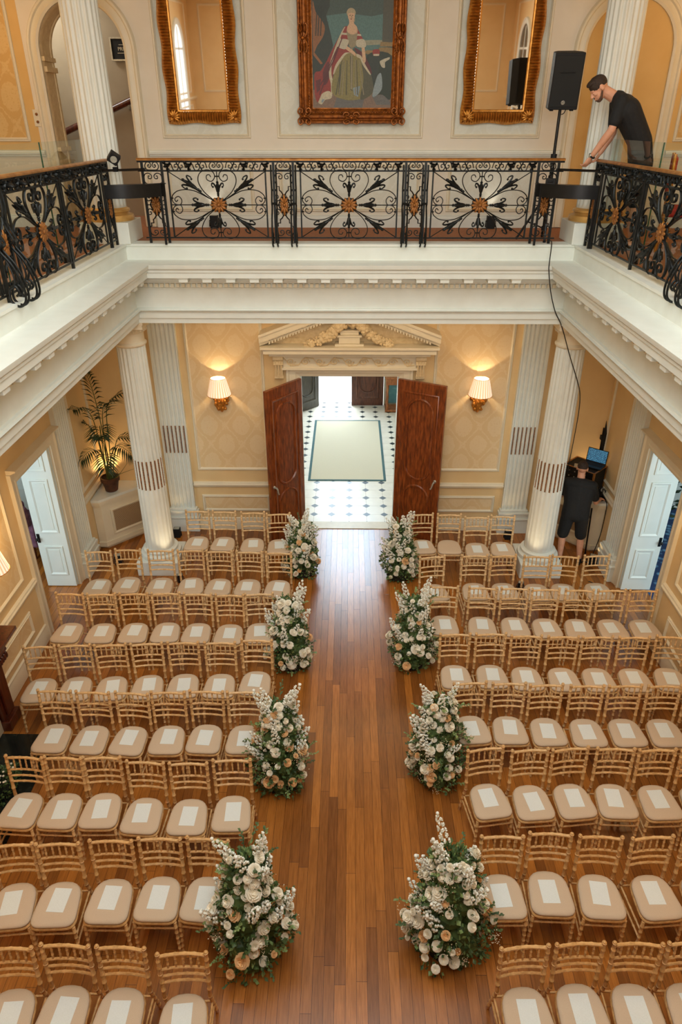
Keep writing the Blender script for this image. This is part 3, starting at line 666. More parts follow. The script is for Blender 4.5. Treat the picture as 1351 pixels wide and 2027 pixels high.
# ------------------------------------------------------------------ foyer
m = MB(); m.box(-2.3, -2.1, YB + 0.24, 16.9, 0, 6.3); struct(m.build('wall_foyer_left', 'gallery_paint', smooth=0))
m = MB(); m.box(2.1, 2.3, YB + 0.24, 16.9, 0, 6.3); struct(m.build('wall_foyer_right', 'gallery_paint', smooth=0))
m = MB(); m.box(-2.3, -0.78, 16.72, 16.95, 0, 6.3); m.box(0.88, 2.3, 16.72, 16.95, 0, 6.3); m.box(-0.78, 0.88, 16.72, 16.95, 2.7, 3.15); m.box(-0.78, 0.88, 16.72, 16.95, 6.0, 6.3); struct(m.build('wall_foyer_back', 'gallery_paint', smooth=0))
m = MB(); m.box(-2.3, 2.3, YU + 0.40, 16.95, 6.25, 6.4); struct(m.build('ceiling_foyer', 'plaster_ceiling', smooth=0))
m = MB(); m.box(-2.3, 2.3, YB + 0.245, YB + 0.60, 2.85, 6.3); struct(m.build('wall_foyer_front', 'gallery_paint', smooth=0))
m = MB(); m.box(-0.78, 0.88, 16.86, 16.88, 3.15, 6.0); m.m = 1
for x in (-0.23, 0.33): m.box(x - .025, x + .025, 16.80, 16.86, 3.15, 6.0)
for z in (4.1, 5.05): m.box(-0.78, 0.88, 16.80, 16.86, z - .025, z + .025)
struct(m.build('window_3', ['added_foyer_glow', 'white_gloss'], smooth=0))  # unseen glow panel added for the floor's reflection; foyer heightened to hold it
m = MB(); m.box(-8, 8, 16.95, 40, -0.16, -0.06); struct(m.build('ground_outside', 'ground_white', smooth=0))
m = MB(); m.box(-0.76, 0.78, YB - 0.0, YB + 0.24, 0.0, 0.012); struct(m.build('trim_threshold', 'jamb_stone', smooth=0))
m = MB(); m.sweep([(0.79, 0.0), (0.79, 2.80), (-0.77, 2.80), (-0.77, 0.0)], [(0, -0.01), (0.012, -0.03), (0.012, -0.2), (0, -0.24)], mp=BACK(YB)); struct(m.build('trim_door_reveal', 'white_gloss', smooth=0))
def foyer_leaf(name, hinge, ang, wd, mat):
    r = bpy.data.objects.new(name, None); COL.objects.link(r); r.location = hinge; r.rotation_euler = (0, 0, ang); r['kind'] = 'structure'
    m = MB(); a, b = sorted((0, wd)); m.box(a, b, -0.03, 0.03, 0.01, 2.68); m.build('leaf', mat, r, smooth=0, bevel=0.005)
    m = MB(); c = (a + b) / 2; w2 = abs(wd) / 2 - 0.2
    for sd in (-1, 1):
        mpz = (lambda u, v, h, sd=sd: (u, sd * (0.03 + h), v))
        m.sweep(rect(a + 0.11, b - 0.11, 0.20, 2.5), [(0, 0), (0, 0.015), (0.02, 0.022), (0.05, 0.004), (0.05, 0)], True, mpz)
        panel_loop(m, [(c + w2, 0.62), (c + w2, 1.3)] + arc(c, 1.3, w2, 0, 180, 12)[1:] + [(c - w2, 0.62)] + arc(c, 0.56, w2, 180, 360, 12)[1:-1], sd * 0.034, 0.02)
    m.build('panel_moulding', mat, r, smooth=45); return r
foyer_leaf('door_5', (-0.77, 16.66, 0), R(-134), 0.80, 'grey_door'); foyer_leaf('door_6', (0.87, 16.70, 0), 0, -0.80, 'foyer_mahogany')
# adjoining rooms seen past the white doors
for sx in (-1, 1):
    m = MB(); xa, xb = sorted((sx * 4.5, sx * 8.5)); m.box(xa, xb, 4.5, 11.5, -0.1, -0.004); struct(m.build('floor_side_room', 'oak_planks' if sx < 0 else 'blue_carpet', smooth=0))
    m = MB(); x0, x1 = sorted((sx * 8.4, sx * 8.6)); m.box(x0, x1, 4.4, 11.6, 0, 3.6); m.box(xa, xb, 4.4, 4.5, 0, 3.6); m.box(xa, xb, 11.4, 11.6, 0, 3.6)
    struct(m.build('wall_side_room', 'teal_paint' if sx < 0 else 'white_gloss', smooth=0))
    m = MB(); m.box(xa, xb, 4.4, 11.6, 3.5, 3.6); struct(m.build('ceiling_side_room', 'plaster_ceiling', smooth=0))

# ================================================================== gallery balustrades
def crom(P, n=6):
    P = [Vector((*p, 0)) if len(p) == 2 else Vector(p) for p in P]; out = []
    for i in range(len(P) - 1):
        a, b, c, d = P[max(0, i - 1)], P[i], P[i + 1], P[min(len(P) - 1, i + 2)]
        for q in range(n):
            t = q / n; out.append(0.5 * ((2 * b) + (c - a) * t + (2 * a - 5 * b + 4 * c - d) * t * t + (3 * b - a - 3 * c + d) * t ** 3))
    out.append(P[-1]); return out
def c2(P, sx=1, sy=1, k=1 / 896.0, n=5):      # figure drawn in x, up -> panel plane (x, 0, z)
    return [(p.x * sx * k, 0, -p.y * sy * k) for p in crom(P, n)]
def bud(m, ox, oz, dx, dz, L, w=0.027):
    d = Vector((dx, 0, dz)).normalized(); o = Vector((ox, 0, oz)); s = Vector((-d.z, 0, d.x))
    prof = [(0, .010), (.06, .016), (.10, .010), (.16, .018), (.22, .011), (.30, w * .7), (.45, w), (.62, w * .95), (.78, w * .7), (.86, .012), (.92, .018), (1.0, .006)]
    m.tube([o + d * (L * t) for t, r in prof], [r for t, r in prof], 8)
    for sg in (-1, 1):
        P = [o + d * L * .5 + s * sg * w * .5, o + d * L * .78 + s * sg * w * 1.5, o + d * L * .86 + s * sg * w * 2.4, o + d * L * .70 + s * sg * w * 2.75, o + d * L * .62 + s * sg * w * 2.2]
        m.tube(crom([tuple(p) for p in P], 4), [0.013 - 0.0005 * i for i in range(17)], 6)
        m.ell(P[-1], 0.013, 6, 5)
    for y in (-.02, .02): m.tube([o + d * L * .4 + Vector((0, y, 0)), o + d * L * .7 + Vector((0, y * 1.5, 0)), o + d * L * .84 + Vector((0, y * 2.2, 0))], [.016, .018, .006], 6)
TOPH = [(50, -45), (150, -130), (205, -230), (185, -310), (110, -345), (40, -325), (25, -275), (60, -235), (108, -250), (110, -290), (80, -298), (66, -275)]
SIDH = [(93, -62), (263, -142), (413, -147), (493, -102), (508, -47), (475, -8), (420, -5), (404, -50), (436, -85), (478, -62), (466, -33), (446, -50)]
def deep(m, st, k=2.6): m.v[st:] = [(x, y * k, z) for x, y, z in m.v[st:]]     # flat bar: thin in the panel, deep across it
def scroll_panel_mesh():
    m = MB(); W, H = 0.585, 0.37
    for x in (-W, W): m.box(x - .009, x + .009, -.009, .009, -H, H)
    for sy in (1, -1):
        for sx in (1, -1):
            st = len(m.v); m.tube(c2(TOPH, sx, sy), .0058, 6); m.tube(c2(SIDH, sx, sy), .0058, 6); deep(m, st)
            d = Vector((W - 0.05, 0, sy * (H - 0.04)))
            m.tube([(sx * 0.07, 0, sy * 0.05), (sx * W, 0, sy * H)], .006, 6)
            bud(m, sx * 0.20, sy * 0.145, sx * W, sy * H, 0.27)
        m.tube([(0, 0, sy * 0.06), (0, 0, sy * H)], .006, 6); bud(m, 0, sy * 0.095, 0, sy, 0.17, 0.026)
        m.tube([(-.03, 0, sy * 0.315), (.03, 0, sy * 0.315)], .008, 6)
    for sx in (1, -1):
        m.tube([(sx * 0.08, 0, 0), (sx * W, 0, 0)], .006, 6); bud(m, sx * 0.12, 0, sx, 0, 0.22, 0.028)
        for z in (-.075, .075): m.tube([(sx * 0.55, 0, z), (sx * W, 0, z)], .008, 6)
    m.ell((0, 0, 0), (0.10, 0.02, 0.083), 16, 8)
    return m.mesh('scroll_panel', 'wrought_iron', 50)
def rosette_mesh(rx, rz, n=12):
    m = MB()
    for i in range(n):
        a = 2 * PI * i / n; d = Vector((math.cos(a) * rx * .62, 0, math.sin(a) * rz * .62)); rot = Matrix.Rotation(-math.atan2(math.sin(a) * rz, math.cos(a) * rx), 3, 'Y')
        for y in (-.022, .022): m.ell(d + Vector((0, y, 0)), (rx * .42, .012, rz * .2), 8, 6, rot)
    for y in (-.03, .03): m.ell((0, y, 0), (.022, .014, .022), 10, 6)
    m.ell((0, 0, 0), (rx * .86, .026, rz * .86), 16, 8); return m.mesh('rosette', 'gilt_rosette', 60)
def medallion_mesh():
    m = MB()
    for i in range(12):
        a = 2 * PI * i / 12; q = abs(math.sin(a)); L = 0.045 + 0.05 * q ** 3; d = Vector((math.cos(a) * L * .6, 0, math.sin(a) * L * .75))
        rot = Matrix.Rotation(-a, 3, 'Y')
        for y in (-.016, .016): m.ell(d + Vector((0, y, 0)), (L * .55, .012, .016), 8, 6, rot)
    for y in (-.026, .026): m.ell((0, y, 0), (.018, .012, .018), 10, 6)
    return m.mesh('medallion', 'gilt_rosette', 60)
SCR = [(0, 0), (10, -26), (34, -36), (58, -22), (62, 4), (44, 20), (22, 10), (26, -10), (42, -8)]
def strap_mesh():
    m = MB()
    for sy in (1, -1):
        for sx in (1, -1):
            f = lambda P: [(sx * x, 0, sy * z) for x, z in P]
            m.tube(f([(0, .10), (.035, .15), (.055, .165), (.055, .205), (.085, .205), (.085, .245)]), .008, 6)
            m.tube([(p[0], 0, p[2]) for p in c2([(85, -215), (100, -250), (85, -300), (45, -312), (14, -290), (20, -262), (48, -262), (48, -285), (34, -284)], sx, sy)], .006, 6)
            m.tube(c2([(15, -105), (40, -60), (80, -40), (100, -70), (88, -98), (64, -90), (66, -70), (80, -74)], sx, sy), .006, 6)
            m.tube(f([(.04, 0.0), (.105, 0.0)]), .006, 6); m.tube(f([(0.0, .105), (.05, .05), (.07, 0)]), .008, 6)
            m.tube(f([(0, .11), (0, .085)]), .012, 6)
    deep(m, 0, 2.0)
    return m.mesh('strapwork', 'wrought_iron', 50)
def frieze_mesh(L):
    # running scrolls under the handrail, centred pair plus S scrolls
    m = MB(); k = 1 / 1000.0
    for sx in (1, -1):
        f = lambda ox, P, s2=1: m.tube([((ox + p.x * s2) * k * sx, 0, p.y * k) for p in crom(P, 5)], .006, 6)
        f(0, [(0, -42), (60, -38), (82, 0), (60, 40), (22, 38), (8, 8), (28, -14), (48, 0), (38, 16), (28, 6)])
        x = 110.0
        while x + 170 < L / 2 * 1000:
            f(x, [(0, -20), (20, 38), (60, 44), (84, 10), (66, -20), (40, -14), (40, 10), (56, 8)])
            f(x + 170, [(0, 20), (-20, -38), (-60, -44), (-84, -10), (-66, 20), (-40, 14), (-40, -10), (-56, -8)])
            m.tube([((x + 60) * k * sx, 0, -.044), ((x + 110) * k * sx, 0, .044)], .007, 6)
            bud(m, (x + 175) * k * sx, 0.03, sx, -0.5, 0.09, 0.02) if x + 260 < L / 2 * 1000 else None
            x += 255
    deep(m, 0, 2.2)
    return m.mesh('frieze_scrolls', 'wrought_iron', 50)
def scroll_stay_mesh():
    m = MB()
    for q in (-.03, .03):
        P = [(0, .86), (-.015, .72), (.0, .58), (-.05, .45), (-.02, .40), (-.10, .28), (-.155, .12), (-.15, .0), (-.09, -.045), (-.03, .0), (-.035, .09), (-.085, .12), (-.11, .07), (-.085, .04)]
        m.tube([(q, p.x, p.y) for p in crom(P, 5)], .011, 6)
        P = [(-.02, .40), (-.07, .30), (-.095, .18), (-.075, .12)]
        m.tube([(q, p.x, p.y) for p in crom(P, 4)], .008, 6)
    m.tube([(-.035, 0, .585), (.035, 0, .585)], .013, 6); m.tube([(-.035, -.05, .44), (.035, -.05, .44)], .013, 6)
    return m.mesh('scroll_stay', 'wrought_iron', 50)
PM, RM, MM, SM, KM = scroll_panel_mesh(), rosette_mesh(0.10, 0.083), medallion_mesh(), strap_mesh(), scroll_stay_mesh()
FMW, FMN = frieze_mesh(1.3), frieze_mesh(0.24)
def rod_mesh(name, x0, x1, h, mat='wrought_iron'):
    m = MB(); m.box(x0, x1, -h, h, -h, h); return m.mesh(name, mat, 0)
def balustrade(label, loc, rz, x0, x1, panels, meds, sc, void):
    r = thing('iron_balustrade', label, 'balustrade', loc, rz)
    for nm, z, h in (('bottom_rail', 0.065, .008), ('middle_rail', 0.815, .009), ('top_rail', 0.915, .011)): link(nm, rod_mesh(nm, x0, x1, h), r, (0, 0, z))
    m = MB(); a = [(-.034, .0), (-.034, .012), (-.02, .026), (.02, .026), (.034, .012), (.034, 0)]
    m.prism([(y, z) for y, z in a], x0 - .0, x1, mp=lambda y, z, h: (h, y, z)); m.build('handrail', 'brass_rail', r, (0, 0, .926), smooth=30)
    for x in panels:
        p = link('scroll_panel', PM, r, (x, 0, .44)); p.scale = (sc, 1, 1)
        link('rosette', RM, p); link('frieze_scrolls', FMW, r, (x, 0, .865))
    pm = MB(); pm.box(-.014, .014, -.014, .014, -.005, .92); pm = pm.mesh('post', 'wrought_iron', 0)
    for x in meds:
        s = link('strapwork', SM, r, (x, 0, .44)); link('medallion', MM, s); link('frieze_scrolls', FMN, r, (x, 0, .865))
        for q in (-.117, .117):
            link('post', pm, r, (x + q, 0, 0))
            if abs(x) < 2.3 or 2.6 < x < 8.5: link('scroll_stay', KM, r, (x + q, 0, .02)).scale = (1, void, 1)
    for i, x in enumerate(panels):
        for y in panels[i + 1:i + 2]:
            if abs(abs(y - x) - 1.26) < 0.08: link('post', pm, r, ((x + y) / 2, 0, 0))
    return r
balustrade('black wrought iron balustrade with gilt rosettes below the portrait', (0, 9.22, 4.962), 0, -2.54, 2.54, (-1.60, -0.01, 1.58), (-2.37, -0.80, 0.785, 2.36), 1.0, 1)
SP, SMD = (8.11, 6.85, 5.25, 3.99, 2.39, 1.13), (8.93, 6.05, 3.19, 0.40)
balustrade('black wrought iron balustrade of the gallery beside the private stair', (-2.86, 0, 4.962), PI / 2, 0.2, 9.06, SP, SMD, 1.0, 1)
balustrade('black wrought iron balustrade the man in black leans over', (2.88, 0, 4.962), PI / 2, 0.2, 9.06, SP, SMD, 1.0, -1)
# glass screens behind the side balustrades
gi = 0
for sx, where in ((-1, 'on the stair side'), (1, 'on the loudspeaker side')):
    for (a, b), pos in (((7.69, 8.86 if sx < 0 else 9.15), 'nearest the corner column'), ((6.45, 7.67), 'second from the corner column'), ((5.2, 6.43), 'third from the corner column')):
        r = thing('glass_screen', 'clear glass screen above the balustrade %s, %s' % (where, pos), 'glass panel', (sx * 3.06, 0, 4.96), 0, 'glass screens on the gallery')
        m = MB(); m.box(-.006, .006, a, b, .02, 1.155); m.build('pane', 'clear_glass', r, smooth=0)
        m = MB(); m.box(-.0065, .0065, a - .007, a - .001, .02, 1.155); m.build('polished_edge', 'glass_edge', r, smooth=0)
        for y in (a + .15, b - .15):
            m = MB(); m.box(-.02, .02, y - .04, y + .04, -.002, .09); m.build('clamp_foot', 'black_metal', r, smooth=0)
# curved black corner bands, tie bars, clamp lamp
for sx, lab in ((-1, 'curved black metal band across the gallery corner near the stair'), (1, 'curved black metal shelf band across the corner under the loudspeaker')):
    r = thing('corner_band', lab, 'metal band', (0, 0, 4.96), 0)
    P = []
    for i in range(13):
        t = i / 12; x = -2.85 + 0.63 * t; y = 8.80 + 0.34 * t; bow = 0.10 * math.sin(PI * t); P.append((x * -sx if sx > 0 else x, y - bow))
    P = [(abs(x) * sx, y) for x, y in P]; m = MB()
    n = len(P); q = [(x, y, z) for x, y in P for z in (.545, .69)] + [(x, y + .012, z) for x, y in P for z in (.545, .69)]
    F = []
    for i in range(n - 1): F += [(2 * i, 2 * i + 2, 2 * i + 3, 2 * i + 1), (2 * n + 2 * i, 2 * n + 2 * i + 1, 2 * n + 2 * i + 3, 2 * n + 2 * i + 2), (2 * i + 1, 2 * i + 3, 2 * n + 2 * i + 3, 2 * n + 2 * i + 1), (2 * i, 2 * n + 2 * i, 2 * n + 2 * i + 2, 2 * i + 2)]
    F += [(0, 1, 2 * n + 1, 2 * n), (2 * n - 2, 4 * n - 2, 4 * n - 1, 2 * n - 1)]
    m.add(q, F); m.build('band', 'black_metal', r, smooth=60)
    m = MB(); back = [(P[-1][0], P[-1][1] + .015), (P[0][0] + sx * -.005, P[0][1] + .015)]
    m.prism([(x, y + .006) for x, y in P] + [(P[-1][0], P[-1][1] + .07), (P[0][0] - sx * .02, P[0][1] + .10)], .675, .688); m.build('shelf', 'black_metal', r, smooth=0)
    for t in (0.03, 0.97): i = int(t * 12); m = MB(); m.box(P[i][0] - .012, P[i][0] + .012, P[i][1] + .005, P[i][1] + .03, .0, .69); m.build('upright', 'black_metal', r, smooth=0)
    m = MB(); m.tube([(sx * 2.86, 8.90, 5.795), (sx * 2.46, 9.16, 5.795)], .014, 6); m.tube([(sx * 2.86, 8.90, 5.795), (sx * 2.86, 8.95, 5.795)], .018, 6); m.tube([(sx * 2.46, 9.16, 5.795), (sx * 2.46, 9.21, 5.795)], .018, 6)
    tag(m.build('tie_bar', 'black_metal', smooth=40), 'black iron bar joining two balustrades ' + ('beneath the small clamp lamp' if sx < 0 else 'held by the bending man'), 'bar')
r = thing('clamp_lamp', 'small black clamp lamp on the iron bar by the gallery corner', 'lamp', (-2.735, 8.975, 5.81))
m = MB(); m.box(-.025, .025, -.018, .018, -.03, .02); m.tube([(.03, 0, .0), (.03, 0, .10)], .008, 6); m.build('clamp', 'black_metal', r, smooth=0)
m = MB(); m.box(-.06, .06, -.05, .05, -.055, .055); o = m.build('lamp_head', 'black_plastic', r, (0, 0, .115), (R(20), R(35), R(25)), 0, .006)
m = MB(); m.lathe([(.0, 0), (.035, 0), (.038, .004)], 16); m.build('lens', 'badge_silver', o, (-.0, -.0501, 0), (R(90), 0, 0))

# ------------------------------------------------------------------ mirrors, portrait, sign on the gallery wall
def ribbed_mirror(label, cx):
    W, H = 0.97, 2.05; zc = 6.262 + H / 2
    r = thing('gilt_mirror', label, 'mirror', (cx, YU - 0.075, zc), 0, 'ribbed gilt mirrors'); r.rotation_euler = (R(2.0), 0, 0)
    fw = 0.155; m = MB()
    def side(L, ax):
        n = int(L / 0.033) * 4; vs = []; K = 9
        for i in range(n + 1):
            t = i / n; u = (t - .5) * L; rib = (0.5 + 0.5 * math.cos(t * n / 4 * 2 * PI)) ** .6; wav = 0.011 * math.sin(t * 2 * PI * (L / 0.5)) 
            for k in range(K):
                q = k / (K - 1); a = PI * q
                w = -fw / 2 + fw * q; h = 0.012 + (0.034 + 0.044 * rib) * math.sin(a) ** 0.7
                w2 = w + (wav if q > .6 else wav * q); lim = L / 2 - (fw / 2 - w) ; 
                vs.append((max(-lim, min(lim, u)), w2, h))
        return vs, [(i * K + k, i * K + k + 1, (i + 1) * K + k + 1, (i + 1) * K + k) for i in range(n) for k in range(K - 1)]
    for sg in (-1, 1):
        vs, fs = side(H, 0); m.add([(sg * (W / 2 - fw / 2 + w), -h, u) for u, w, h in vs], fs)
        vs, fs = side(W, 0); m.add([(u, -h, sg * (H / 2 - fw / 2 + w)) for u, w, h in vs], fs)
    m.box(-W / 2 + .03, W / 2 - .03, -.02, .02, -H / 2 + .03, H / 2 - .03)
    m.build('frame', 'gilt_frame', r, smooth=60)
    for sx in (-1, 1):
        for sz in (-1, 1):
            m = MB(); c = Vector((sx * (W / 2 - fw * .52), -.06, sz * (H / 2 - fw * .52)))
            for i in range(7):
                a = math.atan2(sz, -sx) + R(-75 + 25 * i) if True else 0
                a = math.atan2(-sz, -sx) + R(-78 + 26 * i); d = Vector((math.cos(a), 0, math.sin(a)))
                m.tube([c, c + d * .055 + Vector((0, -.018, 0)), c + d * .095], [.016, .017, .007], 6)
            m.ell(c + Vector((sx * .025, -.01, sz * .025)), .03, 8, 6); m.build('corner_leaf', 'gilt_frame', r, smooth=60)
    m = MB(); m.box(-W / 2 + fw * .9, W / 2 - fw * .9, -.032, -.024, -H / 2 + fw * .9, H / 2 - fw * .9); m.build('glass', 'mirror_silver', r, smooth=0)
    m = MB(); a, b = W / 2 - fw + .002, H / 2 - fw + .002; m.sweep(rect(-a, a, -b, b), [(-.01, .0), (-.01, .05), (0.006, .046), (.016, .03), (.016, 0)], True, (lambda u, v, h: (u, -h, v))); m.build('inner_slip', 'gilt_frame', r, smooth=20)
    return r
ribbed_mirror('tall ribbed gilt mirror between the arched stair opening and the portrait', -1.955)
ribbed_mirror('tall ribbed gilt mirror between the portrait and the loudspeaker', 1.955)
# portrait of a lady in a red robe (plain generic figure)
r = thing('portrait_painting', 'full-length portrait of a lady in red robe, heavy gilt frame', 'painting', (0.012, YU - 0.06, 6.262)); r.rotation_euler = (R(1.2), 0, 0)
fm = MB(); PH = 2.1
fm.sweep(rect(-.69, .69, 0, PH), [(0, 0), (0, .03), (.012, .05), (.03, .055), (.045, .04), (.06, .045), (.075, .075), (.10, .08), (.12, .06), (.13, .05), (.14, .052), (.15, .045), (.175, .02), (.2, .018), (.205, .0)], True, lambda u, v, h: (u, -h, v))
for i in range(60):
    for x in (-.55, .55): fm.ell((x, -.055, .14 + i * (PH - .28) / 59), (.009, .009, .012), 6, 4)
for i in range(32):
    for z in (.14, PH - .14): fm.ell((-.55 + i * 1.1 / 31, -.055, z), (.012, .009, .009), 6, 4)
fm.build('frame', 'portrait_gilt', r, smooth=35)
rnd = random.Random(3)
for cx, cz, w, h in ((-.62, .09, .09, .10), (.62, .09, .09, .10), (0, .07, .11, .07), (-.62, .95, .06, .16), (.62, .95, .06, .16), (-.62, PH - .09, .09, .1), (.62, PH - .09, .09, .1), (0, PH - .07, .11, .07)):
    m = MB()
    for sg in (-1, 1):
        for s2 in (-1, 1):
            P = [(0, 0), (.5, .1), (.95, .5), (.7, .95), (.25, .75), (.35, .4), (.55, .5)]
            m.tube([(cx + p.x * w * sg, -.085, cz + p.y * h * s2) for p in crom(P, 4)], .011, 6)
    m.ell((cx, -.09, cz), (.022, .018, .022), 8, 6); m.build('cartouche', 'portrait_gilt', r, smooth=60)
PC = {'sky': (66, 84, 76), 'mid': (86, 122, 118), 'pale': (152, 152, 126), 'drape': (44, 54, 42), 'brown': (150, 98, 50), 'col': (78, 78, 62), 'colb': (146, 122, 72), 'table': (36, 50, 30), 'floor': (132, 108, 88), 'floor2': (106, 104, 98),
      'red': (146, 48, 32), 'redd': (96, 38, 34), 'erm': (200, 190, 160), 'gold': (138, 128, 72), 'goldd': (86, 84, 58), 'bod': (150, 140, 108), 'flesh': (212, 176, 140), 'hair': (176, 162, 128), 'lace': (196, 190, 166), 'blue': (140, 156, 160)}
pk = list(PC)
for q in pk: simple('oil_' + q, PC[q], tuple(int(x * .86) for x in PC[q]), 60, 0.5)
cv = MB(); lay = [0]
def paint(col, pts):
    cv.m = pk.index(col); lay[0] += 1; y = -.022 - lay[0] * .00025
    if len(pts) > 4 and len(pts) < 20 and min(p[1] for p in pts) > -400:      # soft brushed outline
        n = len(pts); ext = [pts[-1]] + list(pts) + [pts[0], pts[1]]; sm = []
        for i in range(1, n + 1):
            a, b, c, d = (Vector(ext[i - 1]), Vector(ext[i]), Vector(ext[i + 1]), Vector(ext[i + 2]))
            for k in range(5): t = k / 5; sm.append(0.5 * (2 * b + (c - a) * t * .7 + (2 * a * .7 - (3 + 2 * .7 - .6) * b + (6 - 2 * .7 - 2) * c * 0 + 0 * d) * 0) if False else b.lerp(c, t) + ((b - (a + c) / 2) * (1 - t) + (c - (b + d) / 2) * t) * (t * (1 - t)) * .9)
        pts = [tuple(p) for p in sm]
    q = [((px - 655) * .00135, y, 1.345 - py * .001125) for px, py in pts]; cv.add(q, [tuple(range(len(q)))])
def ovalp(cx, cy, rx, ry, n=20): return [(cx + rx * math.cos(2 * PI * i / n), cy + ry * math.sin(2 * PI * i / n)) for i in range(n)]
BIG = -560
paint('sky', [(280, BIG), (1040, BIG), (1040, 1030), (280, 1030)]); paint('mid', [(400, 130), (960, 90), (1040, 150), (1040, 420), (400, 420)]); paint('sky', [(280, BIG), (1040, BIG), (1040, 110), (840, 150), (600, 120), (280, 160)])
paint('mid', [(420, 180), (700, 210), (960, 190), (960, 330), (420, 330)]); paint('pale', [(700, 380), (940, 370), (940, 420), (820, 440), (690, 430)]); paint('mid', [(690, 425), (940, 410), (940, 470), (700, 480)])
paint('drape', [(280, BIG), (470, BIG), (450, 60), (415, 140), (455, 300), (480, 420), (420, 560), (340, 680), (280, 700)]); paint('brown', [(290, 20), (320, 110), (370, 180), (402, 245), (388, 330), (330, 420), (290, 470)])
paint('brown', [(290, 470), (380, 590), (360, 600), (290, 510)]); paint('col', [(950, BIG), (1040, BIG), (1040, 395), (942, 385)]); paint('colb', [(928, 385), (1040, 390), (1040, 430), (920, 430)]); paint('colb', [(915, 440), (1040, 445), (1040, 515), (800, 500), (800, 465), (915, 470)])
paint('floor', [(280, 850), (1040, 850), (1040, 1030), (280, 1030)]); paint('floor2', [(520, 900), (780, 940), (760, 1030), (480, 1030)]); paint('floor2', [(850, 900), (1000, 900), (1040, 1000), (900, 1000)])
paint('table', [(800, 515), (1040, 520), (1040, 930), (960, 900), (850, 860)]); paint('drape', [(820, 520), (930, 530), (900, 760), (840, 760)]); paint('red', [(855, 465), (885, 455), (918, 462), (916, 515), (862, 515)]); paint('lace', [(862, 500), (916, 500), (916, 518), (862, 518)]); paint('lace', [(930, 565), (1010, 532), (1015, 550), (975, 580), (975, 630), (950, 630), (930, 600)])
paint('red', [(590, 240), (540, 330), (470, 460), (420, 560), (360, 660), (300, 690), (300, 900), (330, 975), (380, 900), (462, 870), (470, 760), (500, 600), (600, 480), (640, 300)])
paint('redd', [(430, 570), (380, 680), (390, 800), (430, 760), (450, 640)]); paint('redd', [(310, 760), (360, 740), (350, 850), (320, 880)])
paint('erm', [(372, 885), (430, 860), (468, 890), (455, 935), (400, 950), (365, 995), (332, 975), (350, 930)]); paint('blue', [(360, 960), (375, 940), (395, 945), (370, 985)])
paint('erm', [(590, 245), (560, 290), (520, 380), (470, 520), (440, 620), (440, 720), (455, 790), (458, 880), (472, 880), (474, 760), (462, 690), (466, 600), (490, 520), (540, 400), (590, 290), (600, 262)])
paint('gold', [(600, 490), (730, 505), (800, 600), (850, 720), (868, 860), (810, 925), (650, 955), (530, 930), (468, 880), (470, 760), (510, 620), (555, 530)]); paint('goldd', [(740, 520), (800, 600), (850, 720), (868, 860), (810, 925), (740, 940), (770, 760), (755, 620)])
paint('goldd', [(540, 600), (556, 600), (545, 900), (528, 890)]); paint('goldd', [(640, 520), (668, 520), (664, 860), (646, 850)]); paint('bod', [(650, 440), (664, 440), (662, 850), (648, 840)]); paint('blue', [(670, 830), (740, 810), (720, 920), (680, 900)]); paint('blue', [(900, 720), (940, 690), (950, 840), (880, 920), (860, 890)])
paint('red', [(560, 440), (650, 465), (640, 490), (590, 500), (545, 560), (500, 620), (490, 660), (480, 560), (520, 480)]); paint('erm', [(640, 488), (600, 505), (560, 560), (515, 630), (490, 690), (478, 690), (500, 610), (545, 540), (590, 490)])
paint('redd', [(680, 440), (760, 490), (820, 590), (850, 680), (830, 690), (760, 590), (720, 520)]); paint('erm', [(700, 500), (745, 520), (790, 610), (838, 690), (828, 698), (765, 610), (735, 545), (705, 530)])
paint('red', [(600, 240), (560, 320), (555, 360), (630, 380), (640, 330), (620, 260)]); paint('lace', [(560, 300), (625, 305), (620, 322), (556, 318)]); paint('red', [(690, 240), (745, 330), (755, 362), (690, 380), (685, 300)]); paint('lace', [(700, 310), (742, 315), (745, 332), (698, 328)])
paint('bod', [(612, 260), (702, 262), (706, 330), (692, 425), (650, 440), (632, 425), (614, 340)]); paint('flesh', [(598, 420), (640, 445), (690, 490), (690, 520), (660, 500), (590, 445)]); paint('flesh', [(750, 425), (775, 430), (790, 560), (775, 585), (760, 560)])
paint('lace', [(556, 362), (626, 372), (600, 450), (565, 452), (530, 430)]); paint('lace', [(700, 372), (768, 362), (792, 420), (770, 440), (705, 430)]); paint('flesh', [(630, 180), (672, 180), (676, 215), (704, 250), (704, 300), (655, 318), (612, 290), (612, 250), (630, 215)])
paint('hair', ovalp(648, 118, 42, 44)); paint('hair', [(676, 150), (684, 160), (682, 205), (674, 190)]); paint('flesh', ovalp(650, 148, 32, 46)); paint('hair', [(618, 120), (680, 120), (668, 96), (630, 96)])
for fx, tx, cl in ((560, 500, 'goldd'), (585, 560, 'bod'), (610, 600, 'goldd'), (700, 712, 'goldd'), (722, 770, 'bod'), (690, 690, 'bod'), (575, 530, 'bod')):
    paint(cl, [(fx, 560), (fx + 5, 560), (tx + 9, 900), (tx, 900)])
for fx, fy, tx, ty in ((520, 430, 400, 700), (480, 560, 350, 800), (440, 640, 340, 900), (560, 350, 480, 560)):
    paint('redd', [(fx, fy), (fx + 8, fy + 4), (tx + 10, ty), (tx, ty)])
for ox in (330, 352, 376): paint('drape', [(ox, 60), (ox + 7, 60), (ox - 10, 330), (ox - 18, 330)])
for ex in (638, 662): paint('drape', ovalp(ex, 142, 6, 3, 10))
paint('redd', ovalp(650, 176, 9, 4, 10)); paint('bod', [(648, 146), (653, 146), (656, 162), (646, 162)])
cv.build('canvas', ['oil_' + q for q in pk], r, smooth=0)
